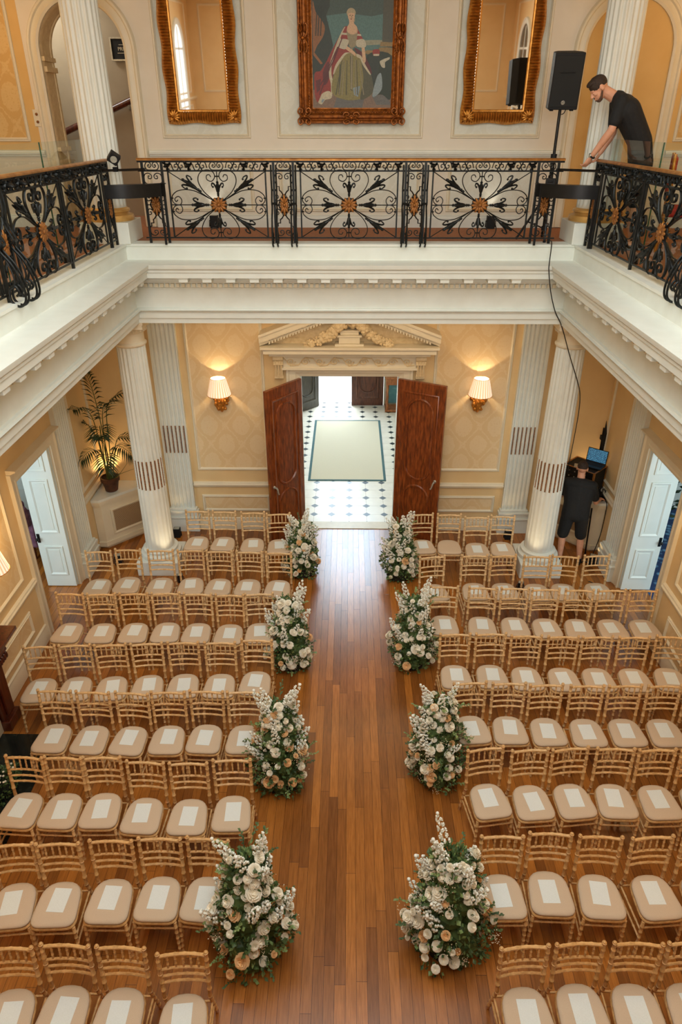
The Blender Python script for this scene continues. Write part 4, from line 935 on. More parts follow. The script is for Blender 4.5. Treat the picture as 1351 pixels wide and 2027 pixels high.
bk = MB(); bk.box(-.56, .56, -.02, .01, .12, PH - .12); bk.build('backboard', 'portrait_gilt', r, smooth=0)
# private sign and stair rail
r = thing('framed_sign', 'black framed private sign with pale lettering on the stair wall', 'sign', (-3.268, 12.07, 7.205))
m = MB(); m.box(-.215, .215, -.012, .02, -.135, .135); m.build('board', 'black_plastic', r, smooth=0)
m = MB(); m.sweep(rect(-.225, .225, -.145, .145), [(0, 0), (0, .03), (.02, .03), (.02, 0)], True, lambda u, v, h: (u, -h, v)); m.build('frame', 'badge_silver', r, smooth=0)
def text_mesh(body, size, mat, name):
    c = bpy.data.curves.new(name, 'FONT'); c.body = body; c.size = size; c.align_x = 'CENTER'; c.align_y = 'CENTER'; c.extrude = 0.001
    o = bpy.data.objects.new(name, c); COL.objects.link(o); dg = bpy.context.evaluated_depsgraph_get(); me = bpy.data.meshes.new_from_object(o.evaluated_get(dg))
    bpy.data.objects.remove(o); me.materials.clear(); me.materials.append(M[mat]); return me
link('lettering', text_mesh('PRIVATE', 0.064, 'badge_silver', 'lettering'), r, (0, -.015, 0), (R(90), 0, 0))
m = MB(); m.box(-.03, .03, -.016, -.012, .07, .105); m.box(-.13, .13, -.0145, -.012, -.052, -.046); m.box(-.1, .1, -.0145, -.012, .05, .056); m.box(-.02, .02, -.016, -.012, -.105, -.08); m.build('emblem', 'badge_silver', r, smooth=0)
r = thing('stair_handrail', 'dark wooden handrail rising along the private stair wall', 'handrail', (0, 12.03, 0))
m = MB(); m.tube([(-4.8, 0, 5.975), (-2.7, 0, 6.79)], .045, 8); m.build('rail', 'mantel_wood', r, smooth=50)
m = MB()
for x in (-4.1, -3.33): z = 5.975 + (x + 4.8) * .388; m.tube([(x, 0, z - .03), (x, .0, z - .09), (x, .07, z - .11)], .012, 6)
m.build('bracket', 'badge_silver', r, smooth=50)
r = thing('wall_socket', 'cream wall plate with two dark knobs by the stair arch', 'switch plate', (-4.225, YU - .005, 6.33))
m = MB(); m.box(-.05, .05, -.008, .0, -.10, .10); m.build('plate', 'cream_trim', r, smooth=0, bevel=.003)
for z in (-.045, .045): m = MB(); m.lathe([(.017, 0), (.017, .012), (.01, .018)], 12); m.build('knob', 'bronze_bead', r, (0, -.008, z), (R(90), 0, 0))

# ------------------------------------------------------------------ wall lamps
def sconce(label, loc, rz, lit=30):
    r = thing('wall_sconce', label, 'wall lamp', loc, rz, 'pleated wall lamps')
    m = MB(); rnd = random.Random(2)      # carved giltwood bracket: leaf-clad cone
    m.lathe([(.012, -.35), (.04, -.31), (.07, -.24), (.10, -.16), (.085, -.10), (.05, -.07), (.03, -.05)], 14, (0, -.07, 0))
    for i in range(34):
        a = rnd.uniform(0, 2 * PI); z = rnd.uniform(-.30, -.08); rr = .03 + .085 * min(1, (z + .35) / .18)
        if z > -.14: rr = .11
        m.ell((rr * math.cos(a), -.07 + rr * math.sin(a) * .8, z), (rnd.uniform(.018, .034), rnd.uniform(.016, .026), rnd.uniform(.02, .04)), 7, 5)
    for sg in (-1, 1): m.tube(crom([(sg * .05, -.1, -.1), (sg * .11, -.12, -.04), (sg * .13, -.13, -.08), (sg * .10, -.13, -.11)], 4), .014, 6)
    m.box(-.05, .05, -.04, 0, -.3, -.05)
    m.build('bracket', 'gilt_frame', r, smooth=60)
    m = MB(); m.tube([(0, -.17, -.12), (0, -.17, .10)], .012, 8); m.tube([(0, -.07, -.1), (0, -.17, -.1)], .012, 8); m.lathe([(.035, .0), (.03, .02), (.015, .025)], 10, (0, -.17, -.03)); m.build('candle_tube', 'gilt_frame', r, smooth=50)
    m = MB(); n = 52; z0, z1, r0, r1 = -.02, .25, .185, .118; vs = []
    for z, rr in ((z0, r0), (z1, r1)):
        for j in range(n): a = 2 * PI * j / n; q = rr * (1 + (.012 if j % 2 else -.012)); vs.append((q * math.cos(a), q * math.sin(a), z))
    m.add(vs, [(j, (j + 1) % n, n + (j + 1) % n, n + j) for j in range(n)]); o = m.build('lamp_shade', 'shade_silk', r, (0, -.185, 0), smooth=0)
    m = MB(); m.tube([(r0 * math.cos(2 * PI * j / 40), r0 * math.sin(2 * PI * j / 40), z0) for j in range(40)], .005, 5, True); m.tube([(r1 * math.cos(2 * PI * j / 40), r1 * math.sin(2 * PI * j / 40), z1) for j in range(40)], .004, 5, True); m.build('shade_trim', 'gilt_frame', o, smooth=60)
    m = MB(); m.ell((0, -.185, .12), (.02, .02, .035), 10, 8); m.build('bulb', 'bulb_glow', r, smooth=60)
    M4 = Matrix.Translation(loc) @ Matrix.Rotation(rz, 4, 'Z'); point('sconce_bulb', M4 @ Vector((0, -.185, .14)), lit, (1.0, .76, .46), .02)
    return r
sconce('pleated wall lamp on gilt bracket, palm side of the doorway', (-2.035, YB, 2.57), 0)
sconce('pleated wall lamp on gilt bracket, sound-desk side of the doorway', (2.055, YB, 2.58), 0)
sconce('pleated wall lamp on the side wall above the fireplace end', (-XW, 6.42, 1.92), PI / 2, 8)

# ================================================================== chairs and cards
# seat centre x, y and turn of every chair, row by row from the doors
LEFT = [[(-2.394, 9.343, 0.4), (-1.973, 9.33, -1.3), (-1.506, 9.302, 1.0), (-1.084, 9.267, 4.5)], [(-3.592, 8.14, 1.2), (-3.183, 8.197, 0.0), (-2.703, 8.178, 0.4), (-2.259, 8.185, 3.4), (-1.859, 8.166, -0.9), (-1.432, 8.156, -3.1), (-1.002, 8.136, -1.8)], [(-3.658, 7.118, -2.8), (-3.221, 7.113, 1.7), (-2.797, 7.127, 2.1), (-2.38, 7.141, 2.2), (-1.971, 7.132, -1.7), (-1.547, 7.112, -0.5), (-1.15, 7.142, 3.1)], [(-3.617, 6.064, 4.3), (-3.206, 6.094, 4.3), (-2.785, 6.106, 5.1), (-2.362, 6.133, 5.1), (-1.944, 6.157, 2.0), (-1.512, 6.162, 0.6), (-1.091, 6.212, -2.1)], [(-3.191, 5.341, -2.0), (-2.773, 5.325, -2.7), (-2.352, 5.317, -4.6), (-1.942, 5.334, 0.5), (-1.538, 5.352, -2.2), (-1.116, 5.349, 0.6)], [(-3.16, 4.44, -3.7), (-2.771, 4.437, -2.1), (-2.382, 4.444, 1.1), (-1.961, 4.392, -3.2), (-1.524, 4.383, 1.0), (-1.107, 4.427, 1.9)], [(-2.847, 3.501, 5.7), (-2.465, 3.516, 2.5), (-2.026, 3.549, 0.2), (-1.614, 3.575, -0.2), (-1.216, 3.576, -4.9)], [(-2.521, 2.651, 3.1), (-2.117, 2.68, -1.5), (-1.694, 2.669, -1.7), (-1.208, 2.631, 2.7)]]
RIGHT = [[(1.178, 9.28, 4.9), (1.592, 9.276, -0.7), (2.017, 9.197, 1.1), (2.419, 9.233, -2.6)], [(1.237, 8.058, 8.6), (1.816, 8.096, 2.0), (2.236, 8.101, 4.0), (2.692, 8.085, -0.5), (3.08, 8.094, -4.6), (3.57, 8.116, 4.0)], [(1.285, 7.331, -0.6), (1.785, 7.312, -3.2), (2.218, 7.305, -0.8), (2.631, 7.286, 1.9), (3.056, 7.277, -2.3), (3.493, 7.276, 0.9), (3.915, 7.276, 2.1)], [(1.309, 6.35, 1.4), (1.744, 6.361, 1.9), (2.158, 6.328, 0.4), (2.599, 6.319, 0.4), (3.013, 6.319, 1.8), (3.449, 6.317, 1.2), (3.882, 6.329, -5.0)], [(1.379, 5.516, 5.5), (1.79, 5.514, 0.8), (2.202, 5.495, 2.6), (2.636, 5.486, 0.1), (3.064, 5.492, 2.7), (3.488, 5.494, 1.2), (3.908, 5.497, -0.1)], [(1.408, 4.598, 9.0), (1.828, 4.586, 4.9), (2.237, 4.607, 6.9), (2.652, 4.61, -1.2), (3.073, 4.601, 2.3), (3.487, 4.596, 2.9)], [(1.354, 3.63, 0.5), (1.772, 3.664, -1.5), (2.198, 3.639, -1.9), (2.672, 3.639, 4.7), (3.106, 3.64, 4.3)], [(1.364, 2.708, 4.6), (1.781, 2.737, 3.0), (2.202, 2.742, -1.0), (2.622, 2.752, 1.0)]]
def rod(m, a, b, r, rings, n=8, taper=1.0):
    A, B = Vector(a), Vector(b); pts, rs = [], []
    L = (B - A).length
    for i in range(rings):
        t0, t1 = i / rings, (i + 1) / rings
        for t, q in ((t0 + .02 / rings, 1.0), (t1 - .16 / rings, .96), (t1 - .10 / rings, 1.22), (t1 - .03 / rings, 1.22)):
            pts.append(A.lerp(B, t)); rs.append(r * q * (1 + (taper - 1) * t))
    pts.append(B); rs.append(rs[-1] * .8)
    m.tube(pts, rs, n)
def seat_outline(fw, bw, f, b, cr, n=5):
    P = [(fw, f, 0), (bw, b, 1), (-bw, b, 1), (-fw, f, 0)]; out = []
    for i in range(4):
        p0, p1, p2 = Vector(P[i - 1][:2]), Vector(P[i][:2]), Vector(P[(i + 1) % 4][:2]); c = cr[P[i][2]]
        a = p1 + (p0 - p1).normalized() * c; d = p1 + (p2 - p1).normalized() * c
        for q in range(n + 1): t = q / n; out.append(tuple((a * (1 - t) ** 2 + p1 * 2 * t * (1 - t) + d * t * t)))
    return out
def loft(m, layers):
    n = len(layers[0][0]); vs = []
    for pts, z in layers: vs += [(x, y, z) for x, y in pts]
    fs = [(i * n + j, i * n + (j + 1) % n, (i + 1) * n + (j + 1) % n, (i + 1) * n + j) for i in range(len(layers) - 1) for j in range(n)]
    m.add(vs, fs + [tuple(range(n - 1, -1, -1)), tuple(range((len(layers) - 1) * n, len(layers) * n))])
so = lambda k: seat_outline(.197 + k, .165 + k, -.215 - k, .19 + k, (.10, .15))
CH = {}
m = MB(); loft(m, [(so(-.01), .405), (so(.0), .412), (so(.004), .425), (so(-.002), .437), (so(-.03), .440)]); CH['seat_frame'] = m.mesh('seat_frame', 'chair_wood', 50)
sc_ = lambda k: [(x * k, (y + .012) * k - .012) for x, y in so(-.003)]
m = MB(); loft(m, [(sc_(.95), .438), (sc_(1.0), .447), (sc_(1.0), .460), (sc_(.96), .471), (sc_(.85), .4765), (sc_(.5), .478)]); CH['cushion'] = m.mesh('cushion', 'cushion_fabric', 60)
for s, nm in ((-1, 'a'), (1, 'b')):
    m = MB(); rod(m, (s * .172, -.185, .41), (s * .182, -.215, 0), .0155, 6, 8, .8); CH['front' + nm] = m.mesh('leg', 'chair_wood', 50)
    m = MB(); rod(m, (s * .182, .272, 0), (s * .174, .188, .42), .015, 5); rod(m, (s * .174, .188, .42), (s * .178, .215, .70), .0165, 3); rod(m, (s * .178, .215, .70), (s * .180, .238, .915), .0165, 3, taper=.95)
    m.ell((s * .180, .239, .918), (.0165, .0165, .012), 8, 5); CH['back' + nm] = m.mesh('leg', 'chair_wood', 50)
def rail(z, y, r, n=5, bow=.018):
    m = MB(); pts, rs = [], []
    for i in range(n * 4 + 1):
        t = i / (n * 4); x = -.178 + .356 * t; pts.append((x, y + bow * (1 - (2 * t - 1) ** 2), z)); rs.append(r * (1.22 if i % 4 == 3 else 1.0))
    m.tube(pts, rs, 7); return m
CH['top'] = rail(.882, .236, .0135).mesh('top_rail', 'chair_wood', 50)
for i, (z, y) in enumerate(((.738, .219), (.662, .211), (.588, .204))): CH['rail%d' % i] = rail(z, y, .0105).mesh('back_rail', 'chair_wood', 50)
for i in range(5):
    x = -.115 + .0575 * i; b = .018 * (1 - (x / .178) ** 2); m = MB(); rod(m, (x, .219 + b, .74), (x, .236 + b, .88), .0085, 3, 7); CH['sp%d' % i] = m.mesh('spindle', 'chair_wood', 50)
for i, (a, b) in enumerate((((-.177, -.20, .20), (-.179, .238, .20)), ((.177, -.20, .20), (.179, .238, .20)), ((-.175, -.195, .29), (-.177, .222, .29)), ((.175, -.195, .29), (.177, .222, .29)), ((-.18, .23, .25), (.18, .23, .25)), ((-.174, -.19, .33), (.174, -.19, .33)))):
    m = MB(); rod(m, a, b, .0095, 4, 7); CH['st%d' % i] = m.mesh('stretcher', 'chair_wood', 50)
ORD = ['first', 'second', 'third', 'fourth', 'fifth', 'sixth', 'seventh', 'last']
proto = bpy.data.objects.new('chiavari_chair', None); COL.objects.link(proto); proto['category'] = 'chair'
for kk, me in CH.items(): link(me.name, me, proto)
reg()
cm = MB(); cm.box(-.074, .074, -.105, .105, 0, .0012); card_me = cm.mesh('seat_card', 'card_paper', 0)
rnd = random.Random(21)
def place_chair(first, x, y, ang, side, row, col, nrow):
    c = proto if first else copy_tree(proto)
    c.location = (x, y, 0); c.rotation_euler = (0, 0, R(ang))
    c['label'] = 'gold bamboo-style chair, %s from the aisle, %s row from the doors, %s side' % (ORD[col], ORD[row], side); c['group'] = 'gold chairs on the %s side' % side
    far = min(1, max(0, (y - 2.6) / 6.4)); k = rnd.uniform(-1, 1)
    a, b = (228, 178, 114), (238, 210, 166); t = far * .75 + .14 * k + .1  # tint pales towards the doors: daylight painted in, plus random tone
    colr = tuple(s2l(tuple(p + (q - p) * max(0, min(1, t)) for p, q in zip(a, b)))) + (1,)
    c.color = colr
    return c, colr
first = True; chairs = []
for side, rows in (('palm', LEFT), ('sound-desk', RIGHT)):
    for r_, row in enumerate(rows):
        seq = sorted(row, key=lambda q: abs(q[0]))
        for c_, (x, y, ang) in enumerate(seq):
            c, colr = place_chair(first, x, y, ang, side, r_, c_, len(seq)); chairs.append((c, colr)); first = False
            if not (side == 'sound-desk' and r_ == 0 and c_ == 1):
                o = bpy.data.objects.new('seat_card', card_me); COL.objects.link(o); j = rnd.uniform(-5, 5)
                o.location = (x + rnd.uniform(-.015, .015), y + rnd.uniform(-.02, .015), .4785); o.rotation_euler = (0, 0, R(ang + j))
                tag(o, 'white card on seat %s from the aisle, %s row from the doors, %s side' % (ORD[c_], ORD[r_], side), 'card', 'white cards on the %s side chairs' % side)
reg()
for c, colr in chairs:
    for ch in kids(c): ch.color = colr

# ================================================================== flower meadows along the aisle
def rose_mesh(mat, seed):
    rnd = random.Random(seed); m = MB(); m.ell((0, 0, .012), (.014, .014, .02), 8, 6)
    for ring, (n, rr, up, lean, sz) in enumerate(((3, .008, .018, .10, .024), (4, .015, .010, .38, .030), (5, .022, .000, .68, .035), (6, .027, -.010, 1.0, .038), (6, .030, -.016, 1.28, .036))):
        for i in range(n):
            a = 2 * PI * i / n + ring * .5 + rnd.uniform(-.15, .15); ca, sa = math.cos(a), math.sin(a); vs = []
            for u in (-1, -.4, .4, 1):
                for v in (0, .5, 1):
                    h = v * sz; out = rr * .55 + h * math.sin(lean) + (.007 if v == 1 else 0); zz = up + h * math.cos(lean) * .95 - (.004 if v == 1 and lean > .9 else 0)
                    wd = u * sz * (.50 + .34 * v - .14 * v * v); cur = -abs(u) * .010 * (1 - .5 * v)
                    vs.append(((out + cur) * ca - wd * sa, (out + cur) * sa + wd * ca, zz))
            m.add(vs, [(q * 3 + k, q * 3 + k + 3, q * 3 + k + 4, q * 3 + k + 1) for q in range(3) for k in range(2)])
    m.ell((0, 0, -.012), (.03, .03, .016), 8, 5)
    return m.mesh('rose', mat, 60, recalc=False)
ROSES = [rose_mesh('rose_ivory', 1), rose_mesh('rose_ivory', 2), rose_mesh('rose_peach', 3)]
def stock_mesh(seed, L):
    rnd = random.Random(seed); m = MB()
    for i in range(int(L / .011)):
        t = i * .011; a = i * 2.4; rr = .034 * (1 - .55 * (t / L) ** 1.5); c = Vector((rr * math.cos(a), rr * math.sin(a), t)); s = .017 * (1 - .35 * t / L)
        for q in range(4):
            b = q * PI / 2 + rnd.random(); m.ell(c + Vector((s * .7 * math.cos(b) * abs(math.sin(a)) + s * .2, s * .7 * math.cos(b) * abs(math.cos(a)), s * .7 * math.sin(b))), (s * .62, s * .62, s * .5), 5, 4)
    m.ell((0, 0, L), .014, 6, 5)
    return m.mesh('stock_spike', 'stock_white', 60)
STOCKS = [stock_mesh(1, .20), stock_mesh(2, .25), stock_mesh(3, .16)]
def leaf(m, p, d, up, L, w, fold=.25):
    d = d.normalized(); s = d.cross(up); s = s.normalized() if s.length > 1e-4 else d.orthogonal().normalized(); n = s.cross(d)
    m.add([p, p + d * L * .5 + s * w - n * w * fold, p + d * L - n * L * .12, p + d * L * .5 - s * w - n * w * fold, p + d * L * .45 + n * w * .12], [(0, 1, 4), (1, 2, 4), (2, 3, 4), (3, 0, 4)])
def rv(rnd):
    while True:
        v = Vector((rnd.uniform(-1, 1), rnd.uniform(-1, 1), rnd.uniform(-1, 1)))
        if .1 < v.length < 1: return v.normalized()
def meadow(label, x, y, h, wd, aisle, seed, peach, nleaf=2300):
    rnd = random.Random(seed); r = thing('flower_arrangement', label, 'flowers', (x, y, 0), 0, 'flower meadows along the aisle')
    ph = rnd.uniform(0, 6)
    def rad(t):    # outline: broad skirt, full middle, loose narrower top
        return wd / 2 * (0.80 + .26 * math.sin(min(1.0, t / .7) * PI) - .62 * max(0, t - .38) ** 1.15)
    def pt(t, a, k): q = rad(t) * k * (1 + .13 * math.sin(3 * a + ph + 5 * t) + .08 * math.sin(5 * a - 7 * t)); return Vector((q * math.cos(a) - aisle * .02, q * math.sin(a) * .82 - .05 + .20 * t, t * h))
    m = MB(); m2 = MB()
    for i in range(nleaf):
        t = rnd.random() ** .95 * .92; a = rnd.uniform(0, 2 * PI); k = rnd.random() ** .45; p = pt(t, a, k)
        out = Vector((math.cos(a), math.sin(a), .5 + t * .8)) + rv(rnd) * .9
        L = rnd.uniform(.035, .062); leaf(m if rnd.random() < .72 else m2, p, out, rv(rnd), L, L * rnd.uniform(.26, .42))
    for i in range(30):       # trailing sprigs
        t = rnd.uniform(.05, .98); a = rnd.uniform(0, 2 * PI); p = pt(t, a, .85); d = Vector((math.cos(a), math.sin(a), rnd.uniform(-.1, 1.0))).normalized(); L = rnd.uniform(.08, .18); e = p + d * L
        mm = m if rnd.random() < .6 else m2; mm.tube([p, p + d * L * .6 + Vector((0, 0, .01)), e], [.0022, .0018, .001], 4)
        for q in range(11):
            c = p.lerp(e, .2 + .08 * q); leaf(mm, c, d + rv(rnd) * .9, Vector((0, 0, 1)), .032, .011)
    for i in range(26):
        t = i / 26 * .8; a = i * 2.4; p = pt(t, a, .42); m.ell(p, (wd * .17, wd * .15, h * .10), 7, 5)
    m.build('foliage', 'foliage_leaf', r, smooth=0); m2.build('light_foliage', 'foliage_light', r, smooth=0)
    m = MB(); m.lathe([(.16, 0), (.19, .03), (.17, .10), (.14, .13)], 16); m.build('base_tray', 'soil', r)
    nb = int(60 * (h / .85))
    for i in range(nb):
        t = .12 + .86 * (i + rnd.random()) / nb; a = rnd.uniform(PI * .85, PI * 2.15) if rnd.random() < .84 else rnd.uniform(0, 2 * PI)
        p = pt(t, a, rnd.uniform(.86, 1.05)); n = Vector((math.cos(a), math.sin(a), .75 + .5 * t)) + rv(rnd) * .35
        me = ROSES[2] if (rnd.random() < peach * (1.2 - t)) else ROSES[i % 2]
        o = link('rose', me, r, p); o.rotation_euler = n.to_track_quat('Z', 'Y').to_euler(); s = rnd.uniform(.5, .95) * (1.35 if i % 5 == 2 else 1); o.scale = (s, s, s)
    for i in range(17):
        t = .38 + .62 * (i + rnd.random()) / 17; a = rnd.uniform(PI * .7, PI * 2.3); p = pt(t, a, .72); n = Vector((math.cos(a) * .8, math.sin(a) * .5, .9 + t)) + rv(rnd) * .3
        o = link('stock_spike', STOCKS[i % 3], r, p); o.rotation_euler = n.to_track_quat('Z', 'Y').to_euler(); s = rnd.uniform(.95, 1.3); o.scale = (s, s, s)
    m = MB()
    for i in range(13):
        t = rnd.uniform(.08, .8); a = rnd.uniform(PI * .8, PI * 2.2); c = pt(t, a, .98)
        for q in range(34): p = c + rv(rnd) * rnd.random() * .085; m.ell(p, rnd.uniform(.0036, .006), 5, 4)
    m.build('baby_breath', 'breath_white', r, smooth=60, kind='stuff')
FL = [(-.705, 9.20, .88, .50, 1, .35, 'palm', 0), (-.735, 7.05, 1.0, .54, 1, .12, 'palm', 2), (-.70, 5.16, 1.08, .58, 1, .6, 'palm', 4), (-.79, 3.40, 1.16, .64, 1, .15, 'palm', 6),
      (.805, 9.12, .92, .50, -1, .1, 'sound-desk', 0), (.845, 7.10, 1.02, .55, -1, .1, 'sound-desk', 2), (.965, 5.28, 1.04, .58, -1, .25, 'sound-desk', 4), (.875, 3.47, 1.10, .66, -1, .15, 'sound-desk', 6)]
for i, (x, y, h, wd, ai, pe, side, row) in enumerate(FL):
    meadow('%s meadow of white blooms at the aisle end of the %s row, %s side' % ('peach flecked' if pe > .5 else 'green', ORD[row], side), x, y, h, wd, ai, 40 + i, pe)

# ================================================================== radiator cabinets in the two far corners
def radiator(label, sx):
    r = thing('radiator_cabinet', label, 'radiator cover', (0, 0, 0))
    PL = lambda e: [(sx * (XW - .005), 9.88 - e), (sx * (4.045), 9.88 - e), (sx * (3.36 - e), 10.57 - .005 - .0), (sx * (XW - .005), 10.565)]
    if True:
        m = MB(); m.prism(PL(0), .11, .85); m.build('body', 'cream_trim', r, smooth=0)
        m = MB(); m.prism(PL(-.03), .0, .04); m.prism(PL(.025), .05, .13); m.build('plinth', 'cream_trim', r, smooth=0)
        m = MB(); m.prism(PL(.015), .80, .83); m.prism(PL(.035), .83, .87); m.prism(PL(.05), .87, .90); m.build('cornice', 'cream_trim', r, smooth=0)
        m = MB(); m.prism(PL(.06), .90, .945); m.build('top', 'white_trim', r, smooth=0, bevel=.004)
    c = Vector((sx * 3.7025, 10.225, 0)); a = math.atan2(10.57 - 9.88, sx * (3.36 - 4.045)); ang = math.atan2(.69, .685) * (1 if sx < 0 else -1)
    nv = Vector((-sx * .71, -.705, 0))
    m = MB(); m.box(-.30, .30, -.004, .0, .27, .66); o = m.build('grille', 'radiator_grille', r, c + nv * .004, (0, 0, ang), smooth=0)
    m = MB(); m.sweep(rect(-.34, .34, .23, .70), [(0, 0), (0, .018), (.02, .024), (.045, .01), (.045, 0)], True, lambda u, v, h: (u, -h, v)); m.build('grille_frame', 'cream_trim', r, c, (0, 0, ang), smooth=30)
    return r
radiator('cream corner radiator cabinet carrying the potted palm', -1)
radiator('cream corner radiator cabinet carrying the flight case', 1)
# potted palm
r = thing('potted_palm', 'tall potted palm on the corner radiator cabinet', 'plant', (-3.93, 10.20, .946))
m = MB(); m.lathe([(.085, 0), (.10, .01), (.125, .13), (.138, .185), (.155, .19), (.157, .255), (.135, .258), (.13, .20)], 28, caps=False); m.lathe([(.0, 0.002), (.09, .002)], 28, caps=False); m.build('pot', 'terracotta', r, smooth=40)
m = MB(); m.lathe([(.0, .222), (.07, .225), (.134, .215)], 20, caps=False); m.build('potting_soil', 'soil', r, smooth=0)
rnd = random.Random(8)
def frond(base, apex, tip, nl, ll, seed):
    # bare stem rising to the apex, then a blade of paired leaflets arching over to the tip
    rnd = random.Random(seed); m = MB(); B_, A_, T_ = Vector(base), Vector(apex), Vector(tip)
    pts = [tuple(p) for p in crom([B_, B_.lerp(A_, .45) + Vector((0, 0, .06)), A_, A_.lerp(T_, .5) + Vector((0, 0, (A_ - T_).length * .16)), T_], 6)]; pts = [Vector(p) for p in pts]; n = len(pts) - 1
    m.m = 1; m.tube(pts, [.0085 * (1 - .82 * i / n) + .0015 for i in range(n + 1)], 5); m.m = 0
    for i in range(nl):
        t = .47 + .525 * i / (nl - 1); q = t * n; k = min(n - 1, int(q)); c = pts[k].lerp(pts[k + 1], q - k); ax = (pts[k + 1] - pts[k]).normalized(); s = ax.cross(Vector((0, 0, 1))).normalized()
        l2 = ll * (.45 + .55 * math.sin(PI * min(1, .15 + .8 * i / nl)))
        for sg in (-1, 1):
            dd = (s * sg + ax * (.45 + .9 * i / nl) + Vector((0, 0, .10 + rnd.uniform(-.12, .12)))).normalized(); w = .0135; nn = dd.cross(ax).normalized(); b = dd.cross(nn)
            e1 = c + dd * l2 * .45; e2 = c + dd * l2 + Vector((0, 0, -l2 * .30))
            m.add([c, e1 + b * w, e2, e1 - b * w, e1 + nn * .004 * sg], [(0, 1, 4), (1, 2, 4), (2, 3, 4), (3, 0, 4)])
    return m
FR = [((.02, -.05, 1.50), (-.02, -.14, 2.06), .30), ((.10, -.10, 1.36), (.34, -.34, 1.66), .33), ((-.05, -.14, 1.34), (-.16, -.52, 1.62), .33), ((.14, .02, 1.42), (.50, .02, 1.70), .30), ((.06, -.18, 1.18), (.20, -.58, 1.22), .32),
      ((-.06, -.16, .78), (-.19, -.52, .80), .30), ((.10, -.20, .74), (.20, -.62, .70), .30), ((.20, -.10, .82), (.52, -.30, .80), .29), ((.22, .04, .90), (.56, .10, .86), .27), ((-.09, .0, .92), (-.21, -.10, 1.24), .22), ((.04, -.12, .96), (.06, -.40, 1.12), .28)]
for i, (ap, tp, ll) in enumerate(FR):
    a = i * 2.4; mb = frond((.045 * math.cos(a), .045 * math.sin(a), .21), ap, tp, 13, ll, i)
    mb.v = [(max(-.225, x), min(.33, y), z) for x, y, z in mb.v]
    mb.build('frond', ['palm_leaf', 'palm_stem'], r, smooth=0)
for e_ in ((.42, -.25, .62), (.46, -.12, .45)):
    mb = MB(); mb.tube(crom([(.05, -.03, .21), (.2, -.1, .34), e_], 5), [.007 - .0005 * i for i in range(11)], 5); mb.build('stem', 'palm_stem', r)
def uplight(label, loc, rz, tgt, e, c=WARM, ang=75, sz=1.0):
    r = thing('floor_uplight', label, 'uplight', loc, rz, 'small floor uplights')
    m = MB(); m.box(-.055 * sz, .055 * sz, -.05 * sz, .05 * sz, 0, .17 * sz); m.build('housing', 'black_plastic', r, smooth=0, bevel=.006)
    m = MB(); m.box(-.045 * sz, .045 * sz, -.04 * sz, .04 * sz, .17 * sz, .172 * sz); m.build('lens', 'badge_silver', r, smooth=0)
    m = MB(); m.tube([(-.07 * sz, 0, .02), (-.07 * sz, 0, .10 * sz), (.07 * sz, 0, .10 * sz), (.07 * sz, 0, .02)], .008, 6); m.build('yoke', 'black_metal', r, smooth=40)
    spot('uplight_beam', Vector(loc) + Vector((0, 0, .19 * sz)), tgt, e, c, ang)
uplight('small black uplight behind the pot of the palm', (-4.06, 10.43, .946), .7, (-4.13, 10.5, 2.6), 26, ang=120, sz=.7)
uplight('small uplight on the cabinet behind the flight case', (4.09, 10.47, .946), .7, (3.95, 10.56, 3.0), 16, ang=125, sz=.6)
uplight('black uplight on the floor behind the palm side column', (-2.96, 10.28, 0), 0, (-2.86, 10.5, 2.5), 4)
uplight('black uplight at the foot of the palm side pilaster', (-3.74, 9.42, 0), .4, (-4.1, 9.5, 2.0), 3)
uplight('black uplight beside the bare-legged man at the sound desk', (3.98, 9.50, 0), -.4, (4.1, 9.3, 2.0), 3)
uplight('black uplight on the floor behind the sound-desk side column', (2.76, 10.28, 0), 0, (2.86, 10.5, 2.5), 4)
uplight('added black uplight in front of the palm side column', (-2.62, 8.93, 0), .3, (-2.93, 9.22, 1.0), 16, (1.0, .80, .52), 60, .8)  # lamp added to make the bright patch low on the shaft
uplight('added black uplight in front of the sound-desk side column', (2.66, 8.78, 0), -.3, (2.95, 9.2, 1.0), 16, (1.0, .80, .52), 60, .8)  # added likewise for the patch on the other shaft
for x, w2 in ((-1.93, 'below the palm side mirror'), (2.0, 'below the loudspeaker side mirror')):
    uplight('small floor uplight on the gallery %s' % w2, (x, 10.63, 4.96), 0, (x, 10.72, 6.2), 2.5, NEUT)
# ================================================================== sound desk: flight case, laptop, tablet, stand, cables
A45 = R(-45)
r = thing('flight_case', 'black equipment flight case on the corner radiator cabinet', 'flight case', (3.84, 10.20, .946), A45)
m = MB(); m.box(-.26, .26, -.20, .20, 0, .50); m.build('body', 'black_plastic', r, smooth=0, bevel=.006)
m = MB()
for x in (-.26, .26):
    for y in (-.20, .20): m.box(x - .014, x + .014, y - .014, y + .014, .0, .505)
for z in (.0, .5):
    for y in (-.20, .20): m.box(-.26, .26, y - .012, y + .012, z - .006 + .006, z + .008)
    for x in (-.26, .26): m.box(x - .012, x + .012, -.20, .20, z, z + .008)
m.build('edge_trim', 'brass_rail', r, smooth=0)
m = MB()
for i in range(5): m.box(-.235, .235, -.212, -.20, .03 + i * .092, .11 + i * .092)
m.build('rack_unit', 'black_metal', r, smooth=0, bevel=.003)
m = MB()
for i in range(5):
    for j in range(4): m.lathe([(.011, 0), (.009, .014)], 10, (-.15 + j * .09, 0, 0)) if False else m.box(-.16 + j * .09, -.145 + j * .09, -.218, -.21, .06 + i * .092, .075 + i * .092)
m.build('knob', 'badge_silver', r, smooth=0)
r = thing('laptop', 'open laptop with blue lit screen on top of the flight case', 'laptop', (3.94, 10.16, 1.457), R(-38))
